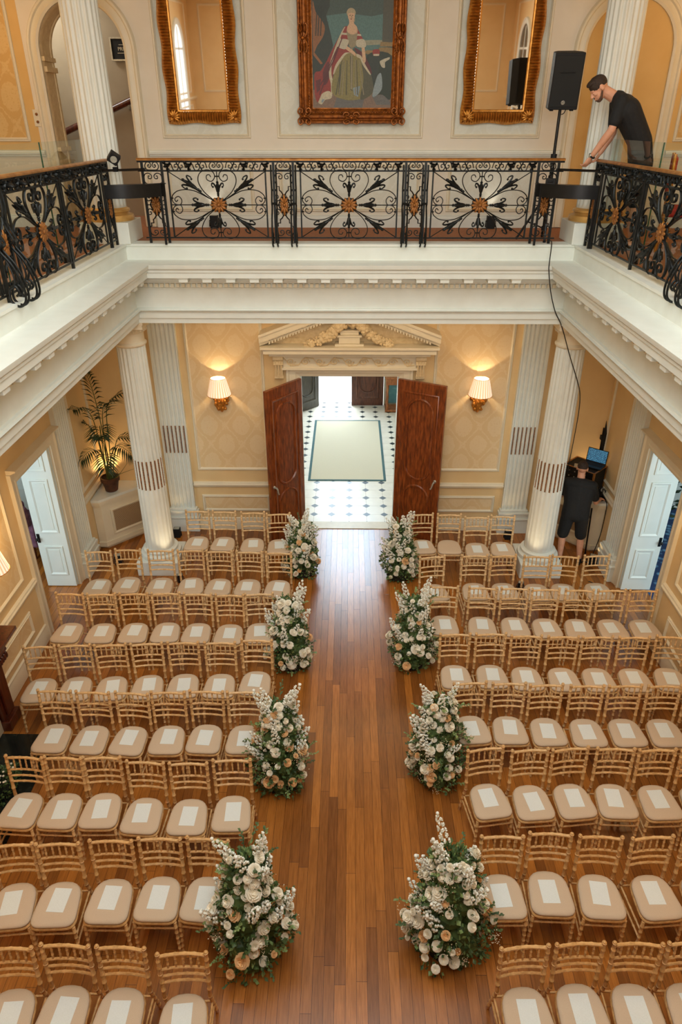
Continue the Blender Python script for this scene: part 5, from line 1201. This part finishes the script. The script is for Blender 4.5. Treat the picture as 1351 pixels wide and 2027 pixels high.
m = MB(); m.box(-.165, .165, -.115, .115, 0, .016); m.build('base', 'black_metal', r, smooth=0, bevel=.004)
m = MB(); m.box(-.145, .145, -.02, .10, .016, .019); m.build('keyboard', 'black_plastic', r, smooth=0)
m = MB(); m.box(-.165, .165, -.004, .004, 0, .225); o = m.build('lid', 'black_metal', r, (0, .12, .014), (R(-8), 0, 0), smooth=0, bevel=.003)
m = MB(); m.box(-.153, .153, -.0055, -.004, .012, .213); m.build('display', 'laptop_display', o, smooth=0)
m = MB(); m.box(-.10, .10, -.07, .07, 0, .006); tag(m.build('note_card', 'rug_cream', None, (3.74, 10.14, 1.457), (0, 0, R(-20)), smooth=0), 'buff paper lying on the flight case beside the laptop', 'paper')
r = thing('tablet', 'dark tablet on the radiator cabinet under the man\'s hand', 'tablet', (4.10, 10.00, .946), R(25))
m = MB(); m.box(-.12, .12, -.085, .085, 0, .009); m.build('body', 'black_metal', r, smooth=0, bevel=.003)
m = MB(); m.box(-.108, .108, -.075, .075, .009, .0095); m.build('screen', 'hearth_marble', r, smooth=0)
r = thing('equipment_stand', 'black upright stand with clamp behind the laptop', 'stand', (4.12, 10.42, .946))
m = MB(); m.tube([(0, 0, 0), (-.01, 0, .6), (-.02, 0, 1.06)], .013, 8); m.build('pole', 'black_metal', r, smooth=50)
m = MB(); m.box(-.045, .02, -.03, .03, .86, .93); m.box(-.03, .0, -.02, .02, .55, .6); m.build('clamp', 'black_plastic', r, smooth=0)
m = MB(); m.prism([(0, .55), (.05, .62), (.055, .95), (.01, 1.18)], -.01, .01, mp=lambda x, z, h: (x - .01, h, z)); m.build('antenna', 'black_plastic', r, smooth=0)
m = MB(); m.lathe([(.07, 0), (.07, .012), (.02, .02)], 16); m.build('base', 'black_metal', r)
def cable(name, label, pts, rr=.006, n=6, k=8):
    m = MB(); m.tube(crom(pts, k), rr, n); return tag(m.build(name, 'cable_rubber', smooth=60), label, 'cable')
cable('audio_cable', 'black cable hanging from the gallery corner past the column', [(2.52, 9.30, 4.985), (2.50, 9.14, 4.975), (2.42, 8.83, 4.785), (2.42, 8.79, 4.70), (2.50, 8.88, 4.45), (2.63, 9.02, 4.18), (2.76, 9.06, 3.97), (2.95, 9.13, 3.56), (3.12, 9.16, 3.20), (3.19, 9.17, 3.0), (3.225, 9.2, 2.7), (3.25, 9.28, 2.2), (3.32, 9.5, 1.75), (3.5, 9.95, 1.47), (3.62, 10.2, 1.40)], .0065)
cable('power_cable', 'black cable drooping from the cabinet top to the floor', [(4.10, 10.12, .957), (4.15, 9.93, .957), (4.145, 9.80, .94), (4.135, 9.75, .70), (4.10, 9.70, .40), (4.02, 9.64, .10), (3.96, 9.62, .012), (3.90, 9.68, .01)], .007)
rnd = random.Random(4); pts = []
for i in range(34): a = i * .75; q = .07 + .035 * math.sin(i * 1.3); pts.append((4.095 + q * .7 * math.cos(a), 9.99 + q * math.sin(a) * .6, .956 + .09 * (.5 + .5 * math.sin(i * .9)) + .12 * (i % 5 == 0)))
cable('cable_coil', 'tangle of black cables beside the flight case', pts, .006, 6, 5)
cable('lamp_cable', 'thin black cable on the floor behind the column, sound-desk side', [(2.78, 10.20, .008), (2.9, 9.98, .008), (3.1, 9.92, .008), (3.3, 10.0, .008)], .006)
cable('floor_cable', 'black cable lying by the white door, sound-desk side', [(3.78, 9.0, .008), (3.95, 8.86, .008), (4.12, 8.72, .008), (4.24, 8.70, .008)], .006)
m = MB(); m.tube([(3.88, 9.70, .93), (3.875, 9.62, .4), (3.87, 9.56, 0)], .014, 8); m.tube([(3.87, 9.56, .012), (3.80, 9.52, .012)], .012, 6); m.tube([(3.87, 9.56, .012), (3.93, 9.52, .012)], .012, 6)
tag(m.build('folded_stand', 'black_metal', smooth=50), 'black folded stand leaning against the radiator cabinet', 'stand')
# loudspeaker on its stand up on the gallery
r = thing('speaker_stand', 'black tripod stand holding the loudspeaker at the gallery corner', 'speaker stand', (2.475, 9.50, 4.962))
m = MB(); m.tube([(0, 0, .35), (0, 0, 1.46)], .018, 10); m.build('pole', 'black_metal', r, smooth=50)
m = MB(); m.tube([(0, 0, .12), (0, 0, .96)], .026, 10); m.build('outer_tube', 'black_metal', r, smooth=50)
m = MB(); m.tube([(0, 0, .90), (0, 0, .985)], .036, 12); m.tube([(0, 0, .50), (0, 0, .58)], .04, 12); m.tube([(0, 0, .12), (0, 0, .17)], .036, 12); m.build('collar', 'black_plastic', r, smooth=50)
for i, a in enumerate((R(160), R(78), R(262))):
    q = .20 if i == 2 else .33; d = Vector((math.cos(a), math.sin(a), 0))
    m = MB(); m.tube([Vector((0, 0, .54)) + d * .03, d * q + Vector((0, 0, .015))], .014, 6); m.tube([Vector((0, 0, .15)) + d * .03, d * q * .62 + Vector((0, 0, .21))], .009, 6); o = m.build('leg', 'black_metal', r, smooth=50)
    m = MB(); m.ell(d * q + Vector((0, 0, .014)), .02, 8, 6); m.build('foot', 'black_plastic', o, smooth=60)
r = thing('loudspeaker', 'black loudspeaker cabinet on a tripod stand, angled to the hall', 'loudspeaker', (2.475, 9.50, 6.425), R(-4)); r.rotation_euler = (R(7), 0, R(-4))
F = [(-.165, -.15), (.165, -.15), (.165, .03), (.10, .17), (-.10, .17), (-.165, .03)]
m = MB(); m.prism(F, 0, .56); m.build('cabinet', 'black_plastic', r, smooth=0, bevel=.01)
m = MB(); m.box(-.155, .155, -.158, -.148, .03, .53); m.build('grille', 'grille_cloth', r, smooth=0, bevel=.004)
m = MB(); m.tube([(-.09, -.16, .372), (-.08, -.162, .365), (.08, -.162, .37)], .004, 6); m.build('horn_rim', 'black_plastic', r, smooth=50)
m = MB(); m.lathe([(0, 0), (.021, 0), (.021, .004), (0, .004)], 20); o = m.build('badge', 'badge_silver', r, (-.01, -.159, .075), (R(90), 0, 0))
m = MB()
for a in (90, 210, 330): m.box(-.0022, .0022, 0, .0135, .004, .0052); m.xf(Matrix.Rotation(R(a), 4, 'Z'), len(m.v) - 8)
m.tube([(.0155 * math.cos(q * .3142), .0155 * math.sin(q * .3142), .0045) for q in range(20)], .0016, 5, True); m.build('emblem', 'black_plastic', o, smooth=0)
m = MB()
for x in (-.12, .11): m.box(x - .02, x + .02, -.12, -.08, -.014, 0)
m.build('foot', 'black_plastic', r, smooth=0)
m = MB(); m.tube(crom([(.02, -.02, -.06), (.05, .0, -.05), (.07, .02, -.01), (.07, .04, .02)], 5), .005, 6); m.build('lead', 'cable_rubber', r, smooth=50)
m = MB(); m.box(-.055, .055, -.035, .035, 0, .06); m.tube([(-.03, -.036, .03), (.03, -.036, .03)], .012, 8); tag(m.build('junction_box', 'black_plastic', None, (2.36, 9.03, 5.651), (0, 0, R(-28)), smooth=30), 'small black box resting on the curved corner shelf band', 'box')
# red chair on the gallery behind the balustrade
r = thing('upholstered_chair', 'red upholstered chair on the gallery behind the bending man', 'chair', (3.86, 8.72, 4.96), R(70))
m = MB(); m.box(-.24, .24, -.24, .22, .38, .48); m.build('seat', 'red_cloth', r, smooth=0, bevel=.03)
m = MB(); m.box(-.22, .22, .19, .25, .55, 1.0); m.build('backrest', 'red_cloth', r, smooth=0, bevel=.025)
for x in (-.21, .21):
    m = MB(); m.tube([(x, -.2, .4), (x, -.22, 0)], [.025, .016], 8); m.build('leg', 'gilt_frame', r, smooth=50)
    m = MB(); m.tube([(x, .24, 0), (x, .2, .4), (x, .23, 1.02)], [.018, .024, .02], 8); m.build('leg', 'gilt_frame', r, smooth=50)
# ================================================================== fireplace end of the left wall
r = thing('fireplace_surround', 'dark carved wooden fireplace surround on the side wall', 'fireplace', (-XW, 0, 0))
m = MB(); m.box(0, .37, 4.3, 6.27, 1.20, 1.25); m.box(0, .33, 4.34, 6.23, 1.16, 1.20); m.box(0, .28, 4.40, 6.17, 1.10, 1.16); m.build('mantel_shelf', 'mantel_wood', r, smooth=0, bevel=.008)
m = MB(); m.box(0, .20, 4.46, 6.10, .92, 1.10); m.build('frieze', 'mantel_wood', r, smooth=0)
for y0, y1 in ((5.84, 6.12), (4.44, 4.72)):
    m = MB(); m.box(0, .22, y0, y1, .0, .14); m.box(0, .17, y0 + .02, y1 - .02, .14, .92); m.box(0.17, .20, y0 + .06, y1 - .06, .2, .86); o = m.build('jamb', 'mantel_wood', r, smooth=0, bevel=.01)
    m = MB()
    for i in range(3): m.tube([(.24 - i * .02, y0, 1.04 - i * .07), (.24 - i * .02, y1, 1.04 - i * .07)], .035, 10)
    for i in range(6): m.ell((.26, y0 + .03 + i * (y1 - y0 - .06) / 5, .97), (.03, .022, .05), 8, 6)
    m.build('scroll_capital', 'mantel_wood', o, smooth=50)
m = MB(); m.box(0, .12, 5.62, 5.84, 0, .92); m.box(0, .12, 4.72, 4.94, 0, .92); m.box(0, .12, 4.94, 5.62, .74, .92); m.build('stone_slip', 'jamb_stone', r, smooth=0)
m = MB(); m.box(.002, .01, 4.94, 5.62, 0, .74); m.build('firebox', 'hearth_marble', r, smooth=0)
m = MB(); m.box(-XW + .03, -3.40, 4.35, 5.80, 0, .006); tag(m.build('hearth_slab', 'hearth_marble', smooth=0), 'dark green marble hearth slab before the fireplace', 'hearth')
def small_green(x, y, seed):
    rnd = random.Random(seed); r = thing('hearth_foliage', 'low green foliage with small cream flowers on the hearth', 'flowers', (x, y, .006)); m = MB()
    for i in range(380):
        a = rnd.uniform(0, 2 * PI); q = rnd.random() ** .5; p = Vector((q * .16 * math.cos(a), q * .30 * math.sin(a), rnd.random() * .22 * (1.1 - q))); leaf(m, p, Vector((math.cos(a), math.sin(a), .8)) + rv(rnd) * .7, rv(rnd), .05, .016)
    m.build('foliage', 'foliage_leaf', r, smooth=0)
    m = MB()
    for i in range(26): a = rnd.uniform(0, 2 * PI); q = rnd.random() ** .5; m.ell((q * .15 * math.cos(a), q * .28 * math.sin(a), .14 + .08 * rnd.random()), (.014, .014, .01), 6, 4)
    m.build('blossom', 'rose_ivory', r, smooth=60)
small_green(-3.74, 5.05, 6)
# ================================================================== foyer furniture and rooms beyond
r = thing('foyer_rug', 'cream rug with teal border on the tiled foyer floor', 'rug', (-.025, 14.06, 0))
m = MB(); m.box(-.74, .74, -1.57, 1.57, 0, .011); m.build('field', 'rug_cream', r, smooth=0)
m = MB(); m.sweep(rect(-.785, .785, -1.615, 1.615), [(0, 0), (0, .010), (.05, .012), (.05, 0)], True); m.build('border', 'rug_teal', r, smooth=0)
r = thing('console_table', 'brown wooden console table against the far foyer wall', 'table', (1.32, 16.40, 0))
m = MB(); m.box(-.44, .44, -.22, .22, .86, .90); m.build('table_top', 'console_wood', r, smooth=0, bevel=.008)
m = MB(); m.box(-.41, .41, -.20, .20, .70, .86); m.build('apron', 'console_wood', r, smooth=0, bevel=.02)
for x in (-.37, .37):
    for y in (-.16, .16): m = MB(); m.lathe([(.03, 0), (.035, .1), (.022, .2), (.03, .35), (.02, .45), (.035, .6), (.03, .70)], 12, (x, y, .06)); m.build('leg', 'console_wood', r, smooth=50)
m = MB(); m.box(-.42, .42, -.20, .20, .02, .07); m.build('base_shelf', 'console_wood', r, smooth=0)
m = MB(); m.box(.93, 1.75, 16.62, 16.71, .1, 2.3); struct(m.build('trim_foyer_panel', 'teal_paint', smooth=0))
r = thing('armchair', 'mauve upholstered armchair glimpsed past the white door', 'armchair', (-5.35, 9.95, 0), R(160))
m = MB(); m.box(-.38, .38, -.36, .34, .22, .48); m.build('seat', 'mauve_cloth', r, smooth=0, bevel=.05)
m = MB(); m.box(-.38, .38, .26, .40, .40, .98); m.build('backrest', 'mauve_cloth', r, smooth=0, bevel=.05)
for x in (-.40, .40): m = MB(); m.box(x - .07, x + .07, -.34, .36, .25, .64); m.build('arm', 'mauve_cloth', r, smooth=0, bevel=.04)
for x in (-.33, .33):
    for y in (-.3, .3): m = MB(); m.tube([(x, y, .24), (x, y, 0)], [.03, .018], 8); m.build('leg', 'mantel_wood', r, smooth=50)
r = thing('white_cabinet', 'pale painted cabinet in the room past the white door, palm side', 'cabinet', (-5.9, 11.1, 0))
m = MB(); m.box(-.9, .9, -.2, .2, 0, 1.25); m.build('body', 'white_gloss', r, smooth=0, bevel=.01)
m = MB(); m.box(-.86, .86, -.215, -.2, .1, .6); m.box(-.86, .86, -.215, -.2, .66, 1.16); m.build('door', 'white_gloss', r, smooth=0, bevel=.006)
r = thing('potted_shrub', 'leafy green plant in the blue carpeted side room', 'plant', (5.15, 10.6, 0))
m = MB(); m.lathe([(.15, 0), (.2, .35), (.21, .4), (.18, .4)], 20); m.build('pot', 'white_gloss', r)
m = MB(); rnd = random.Random(9)
for i in range(500): a = rnd.uniform(0, 2 * PI); q = rnd.random() ** .5 * .45; z = rnd.uniform(.4, 1.7); leaf(m, Vector((q * math.cos(a), q * math.sin(a), z)), Vector((math.cos(a), math.sin(a), .3)) + rv(rnd) * .6, rv(rnd), .14, .035)
m.build('foliage', 'palm_leaf', r, smooth=0)
m = MB(); m.tube([(0, 0, .35), (0, 0, 1.4)], .02, 6); m.build('stem', 'palm_stem', r)

# ================================================================== people
def frame(f, u):
    f = Vector(f).normalized(); u = Vector(u); u = (u - f * u.dot(f)).normalized(); rt = f.cross(u)
    return Matrix((rt, f, u)).transposed()      # columns: right, forward, up
def head(m, c, f, u):
    B = frame(f, u); c = Vector(c); P = lambda x, y, z: c + B @ Vector((x, y, z))
    m.ell(P(0, -.012, .025), (.076, .094, .088), 16, 12, B); m.ell(P(0, .035, -.035), (.060, .058, .075), 14, 10, B)
    m.ell(P(0, .052, -.088), (.036, .032, .026), 12, 8, B); m.ell(P(0, .074, .028), (.052, .016, .013), 10, 6, B)
    m.cone(P(0, .082, .018), P(0, .108, -.020), .009, .014, 8, 3); m.ell(P(0, .088, -.055), (.024, .011, .0075), 10, 6, B); m.ell(P(0, .087, -.066), (.020, .010, .007), 10, 6, B)
    for s in (-1, 1):
        m.ell(P(s * .040, .066, -.012), (.024, .02, .018), 10, 6, B); m.ell(P(s * .078, -.012, .0), (.011, .022, .034), 10, 8, B); m.ell(P(s * .032, .079, .008), (.013, .008, .008), 8, 6, B); m.ell(P(s * .011, .098, -.022), (.008, .009, .007), 8, 6, B)
def hair(c, f, u, parent):
    B = frame(f, u); c = Vector(c); P = lambda x, y, z: c + B @ Vector((x, y, z)); m = MB()
    m.ell(P(0, -.016, .040), (.081, .098, .086), 20, 14, B); m.ell(P(0, -.056, .022), (.066, .054, .05), 16, 10, B); m.ell(P(0, .035, .098), (.06, .055, .028), 14, 8, B)
    rnd = random.Random(1)
    for i in range(150):
        a = rnd.uniform(0, 2 * PI); q = rnd.random() ** .5; p = P(q * .066 * math.cos(a), -.012 + q * .085 * math.sin(a), .045 + .078 * math.sqrt(max(0, 1 - q * q))); d = B @ Vector((math.cos(a) * .4, .9, .5)); m.cone(p, p + d * .014, .005, .002, 5, 2)
    o = merged(m, 'hair', 'hair_brown', parent, .005, 2); return o
def hand(m, wr, d, pn, curl=.9, s=1.0, thumb=1):
    # palm, four unequal bent fingers and a thumb from the palm's side
    d = Vector(d).normalized(); pn = Vector(pn); pn = (pn - d * pn.dot(d)).normalized(); sd = d.cross(pn); wr = Vector(wr)
    pc = wr + d * .048 * s; B = Matrix((sd, d, pn)).transposed(); m.ell(pc, (.040 * s, .052 * s, .016 * s), 12, 8, B); m.ell(wr + d * .01, (.027 * s, .03 * s, .02 * s), 10, 8, B)
    for i, (x, l) in enumerate(((-.028, .068), (-.0095, .076), (.0095, .072), (.027, .058))):
        b = wr + d * .088 * s + sd * x * s; e1 = b + (d * math.cos(curl * .5) + pn * math.sin(curl * .5)) * l * .5 * s
        e2 = e1 + (d * math.cos(curl * 1.3) + pn * math.sin(curl * 1.3)) * l * .33 * s; e3 = e2 + (d * math.cos(curl * 2.0) + pn * math.sin(curl * 2.0)) * l * .25 * s
        m.cone(b - d * .02 * s, b, .0095 * s, .0092 * s, 8, 2); m.cone(b, e1, .0092 * s, .0085 * s, 8, 2); m.cone(e1, e2, .0085 * s, .0078 * s, 8, 2); m.cone(e2, e3, .0078 * s, .0068 * s, 8, 2)
    b = wr + d * .03 * s - sd * thumb * .034 * s; e1 = b + (d * .75 - sd * thumb * .55 + pn * .35) * .040 * s; e2 = e1 + (d * .8 - sd * thumb * .1 + pn * .55) * .03 * s
    m.cone(b, e1, .0125 * s, .0105 * s, 8, 2); m.cone(e1, e2, .0105 * s, .008 * s, 8, 2)
def leg_(m, hip, knee, ank, toe):
    hip, knee, ank, toe = map(Vector, (hip, knee, ank, toe)); m.cone(hip, knee, .088, .056, 12); calf = knee.lerp(ank, .3) + (knee - hip).cross(Vector((1, 0, 0))).normalized() * 0
    m.cone(knee, calf, .054, .057, 12, 3); m.cone(calf, ank, .057, .036, 12)
def shoe(m, ank, toe):
    a, t = Vector(ank), Vector(toe); h = Vector((a.x, a.y, t.z)) - (t - Vector((a.x, a.y, t.z))).normalized() * .05
    m.cone(h, Vector((a.x, a.y, t.z + .0)), .036, .040, 10, 3); m.cone(Vector((a.x, a.y, t.z)), t, .042, .034, 10); m.cone(a, Vector((a.x, a.y, t.z)), .042, .04, 10, 3)
def torso(m, pelvis, waist, chest, neck, rt, ws, wc):
    # broad elliptical trunk from stacked rings of limbs
    rt = Vector(rt).normalized(); pelvis, waist, chest, neck = map(Vector, (pelvis, waist, chest, neck))
    for a, b, wa, wb, ra, rb in ((pelvis, waist, .085, .075, .105, .100), (waist, chest, .075, .10, .10, .115), (chest, chest.lerp(neck, .55), .10, .085, .115, .085)):
        for k in (-1, -.5, 0, .5, 1): m.cone(a + rt * wa * k * ws, b + rt * wb * k * ws, ra * (1 - .12 * abs(k)), rb * (1 - .12 * abs(k)), 12)
def person_down():
    r = thing('person', 'man in black tee and shorts, back turned, working at the sound desk', 'person', (0, 0, 0))
    rt = Vector((.93, -.37, 0)); f = Vector((.37, .93, 0))
    pel = Vector((3.585, 9.56, .95)); wa = pel + Vector((0, .01, .14)); che = pel + Vector((.005, .045, .36)); nk = pel + Vector((.015, .085, .545)); hd = nk + f * .045 + Vector((-.01, 0, .135))
    sR, sL = che + rt * .185 + Vector((0, 0, .10)), che - rt * .185 + Vector((0, 0, .10)); eR = Vector((3.875, 9.58, 1.10)); hR = Vector((4.03, 9.80, 1.045)); eL = Vector((3.38, 9.76, 1.13)); hL = Vector((3.53, 9.97, 1.10))
    hpR, hpL = pel + rt * .10 - Vector((0, 0, .06)), pel - rt * .10 - Vector((0, 0, .06)); kR, kL = Vector((3.735, 9.57, .50)), Vector((3.46, 9.62, .50)); aR, aL = Vector((3.765, 9.52, .085)), Vector((3.465, 9.575, .085)); tR, tL = aR + f * .17 + Vector((0, 0, -.053)), aL + f * .17 + Vector((-.02, 0, -.053))
    m = MB(); torso(m, pel, wa, che, nk, rt, 1.0, 1.0); m.cone(che.lerp(nk, .6), hd - Vector((0, 0, .05)), .062, .055, 12); head(m, hd, f * .9 + Vector((0, 0, -.45)), Vector((0, 0, 1)) + f * .45)
    for s, e, h in ((sR, eR, hR), (sL, eL, hL)): m.cone(s, e, .052, .040, 12); m.cone(e, h, .041, .027, 12)
    hand(m, hR, Vector((.07, .13, -.055)), (0, 0, -1), .35, 1.0, 1); hand(m, hL, Vector((.08, .12, -.02)), (0, 0, -1), .5, 1.0, -1)
    leg_(m, hpR, kR, aR, tR); leg_(m, hpL, kL, aL, tL)
    for a, t in ((aR, tR), (aL, tL)): m.cone(a, t + Vector((0, 0, .01)), .035, .025, 10)
    merged(m, 'body', 'skin', r, .007, 5)
    hair(hd, f * .9 + Vector((0, 0, -.45)), Vector((0, 0, 1)) + f * .45, r)
    m = MB()
    for a, b, wa_, wb_, ra, rb in ((pel - Vector((0, 0, .05)), wa, .10, .095, .132, .125), (wa, che, .095, .12, .125, .135), (che, che.lerp(nk, .62), .12, .075, .135, .080)):
        for k in (-1, -.5, 0, .5, 1): m.cone(a + rt * wa_ * k, b + rt * wb_ * k, ra * (1 - .12 * abs(k)), rb * (1 - .12 * abs(k)), 14)
    for s, e in ((sR, eR), (sL, eL)): m.cone(s, s.lerp(e, .72), .074, .066, 14); m.cone(s, che + Vector((0, 0, .10)), .078, .10, 14)
    merged(m, 'tee_shirt', 'shirt_black', r, .010, 6)
    m = MB()
    for h, k_ in ((hpR, kR), (hpL, kL)): m.cone(h, h.lerp(k_, .95), .112, .092, 14)
    m.cone(hpL, hpR, .118, .118, 14); merged(m, 'shorts', 'shirt_black', r, .010, 5)
    for a, t in ((aR, tR), (aL, tL)): m = MB(); shoe(m, a, t); merged(m, 'shoe', 'black_plastic', r, .007, 3)
person_down()
def person_up():
    r = thing('person', 'bearded man in black tee bending over the gallery balustrade', 'person', (0, 0, 0))
    rt = Vector((-.12, -1, 0)).normalized()          # his near side faces the hall
    pel = Vector((3.30, 8.86, 5.90)); wa = Vector((3.245, 8.86, 6.10)); che = Vector((3.04, 8.86, 6.395)); nk = Vector((2.87, 8.86, 6.56)); hd = Vector((2.70, 8.86, 6.605))
    f = Vector((-.72, 0.0, -.72)); u = Vector((-.66, 0, .75))
    sR, sL = Vector((2.93, 8.725, 6.48)), Vector((2.97, 9.01, 6.46)); eR = Vector((2.865, 8.72, 6.21)); wR = Vector((2.735, 8.87, 5.94)); eL = Vector((3.0, 9.07, 6.18)); wL = Vector((2.89, 9.05, 5.98))
    hpR, hpL = pel + rt * .10 - Vector((0, 0, .04)), pel - rt * .10 - Vector((0, 0, .04)); kR, kL = Vector((3.28, 8.74, 5.46)), Vector((3.31, 8.96, 5.46)); aR, aL = Vector((3.38, 8.74, 5.045)), Vector((3.41, 8.96, 5.045)); tR, tL = aR + Vector((-.17, -.01, -.05)), aL + Vector((-.17, .02, -.05))
    m = MB(); torso(m, pel, wa, che, nk, rt, .95, 1.0); m.cone(che.lerp(nk, .6), hd + (nk - hd) * .25, .064, .056, 12); head(m, hd, f, u)
    for s, e, h in ((sR, eR, wR), (sL, eL, wL)): m.cone(s, e, .053, .041, 12); fm_ = e.lerp(h, .3); m.cone(e, fm_, .041, .043, 12, 3); m.cone(fm_, h, .043, .027, 12)
    hand(m, wR, Vector((-.30, .22, -.62)), (-.35, .6, -.2), .95, 1.0, -1); hand(m, wL, Vector((-.2, 0, -.35)), (-.6, 0, .3), .8, 1.0, 1)
    leg_(m, hpR, kR, aR, tR); leg_(m, hpL, kL, aL, tL)
    for a, t in ((aR, tR), (aL, tL)): m.cone(a, t + Vector((0, 0, .01)), .035, .025, 10)
    merged(m, 'body', 'skin', r, .0055, 4)
    hair(hd, f, u, r)
    m = MB(); B = frame(f, u); P = lambda x, y, z: hd + B @ Vector((x, y, z))
    m.ell(P(0, .052, -.090), (.040, .036, .026), 12, 8, B)
    for s in (-1, 1): m.cone(P(s * .066, .006, -.035), P(s * .045, .045, -.078), .010, .018, 8, 4); m.cone(P(s * .045, .045, -.078), P(s * .02, .066, -.094), .018, .02, 8, 4)
    m.ell(P(0, .086, -.078), (.022, .014, .008), 10, 6, B); m.ell(P(0, .092, -.044), (.024, .010, .005), 10, 6, B); merged(m, 'beard', 'stubble', r, .005, 2)
    m = MB()
    for a, b, wa_, wb_, ra, rb in ((pel - Vector((0, 0, .02)), wa, .085, .09, .135, .128), (wa, che, .09, .115, .128, .142), (che, che.lerp(nk, .66), .115, .07, .142, .088)):
        for k in (-1, -.5, 0, .5, 1): m.cone(a + rt * wa_ * k, b + rt * wb_ * k, ra * (1 - .12 * abs(k)), rb * (1 - .12 * abs(k)), 14)
    for s, e in ((sR, eR), (sL, eL)): m.cone(s, s.lerp(e, .68), .078, .068, 14); m.cone(s, che + Vector((-.02, 0, .06)), .082, .10, 14)
    o = merged(m, 'tee_shirt', 'shirt_black', r, .009, 6)
    m = MB(); m.box(-.045, .045, -.001, .001, -.004, .004); m.box(-.03, .03, -.001, .001, -.022, -.015); m.build('print', 'badge_silver', o, (3.17, 8.80, 6.43), (R(-35), 0, R(68)), smooth=0)
    m = MB()
    for h, k_ in ((hpR, kR), (hpL, kL)): m.cone(h, h.lerp(k_, .90), .112, .094, 14)
    m.cone(hpL, hpR, .115, .115, 14); merged(m, 'shorts', 'shirt_black', r, .010, 5)
    for a, t in ((aR, tR), (aL, tL)): m = MB(); shoe(m, a, t); merged(m, 'shoe', 'black_plastic', r, .007, 3)
    d = (wR - eR).normalized(); B = frame(d, Vector((-1, -.5, .2))); m = MB(); c = wR - d * .012
    m.tube([c + B @ Vector((.034 * math.cos(q * .3142), 0, .030 * math.sin(q * .3142))) for q in range(20)], .010, 6, True); o = m.build('wristwatch', 'black_plastic', r, smooth=50)
    m = MB(); m.ell(c + B @ Vector((0, 0, .034)), (.018, .02, .006), 10, 6, B); m.build('watch_face', 'badge_silver', o, smooth=60)
person_up()
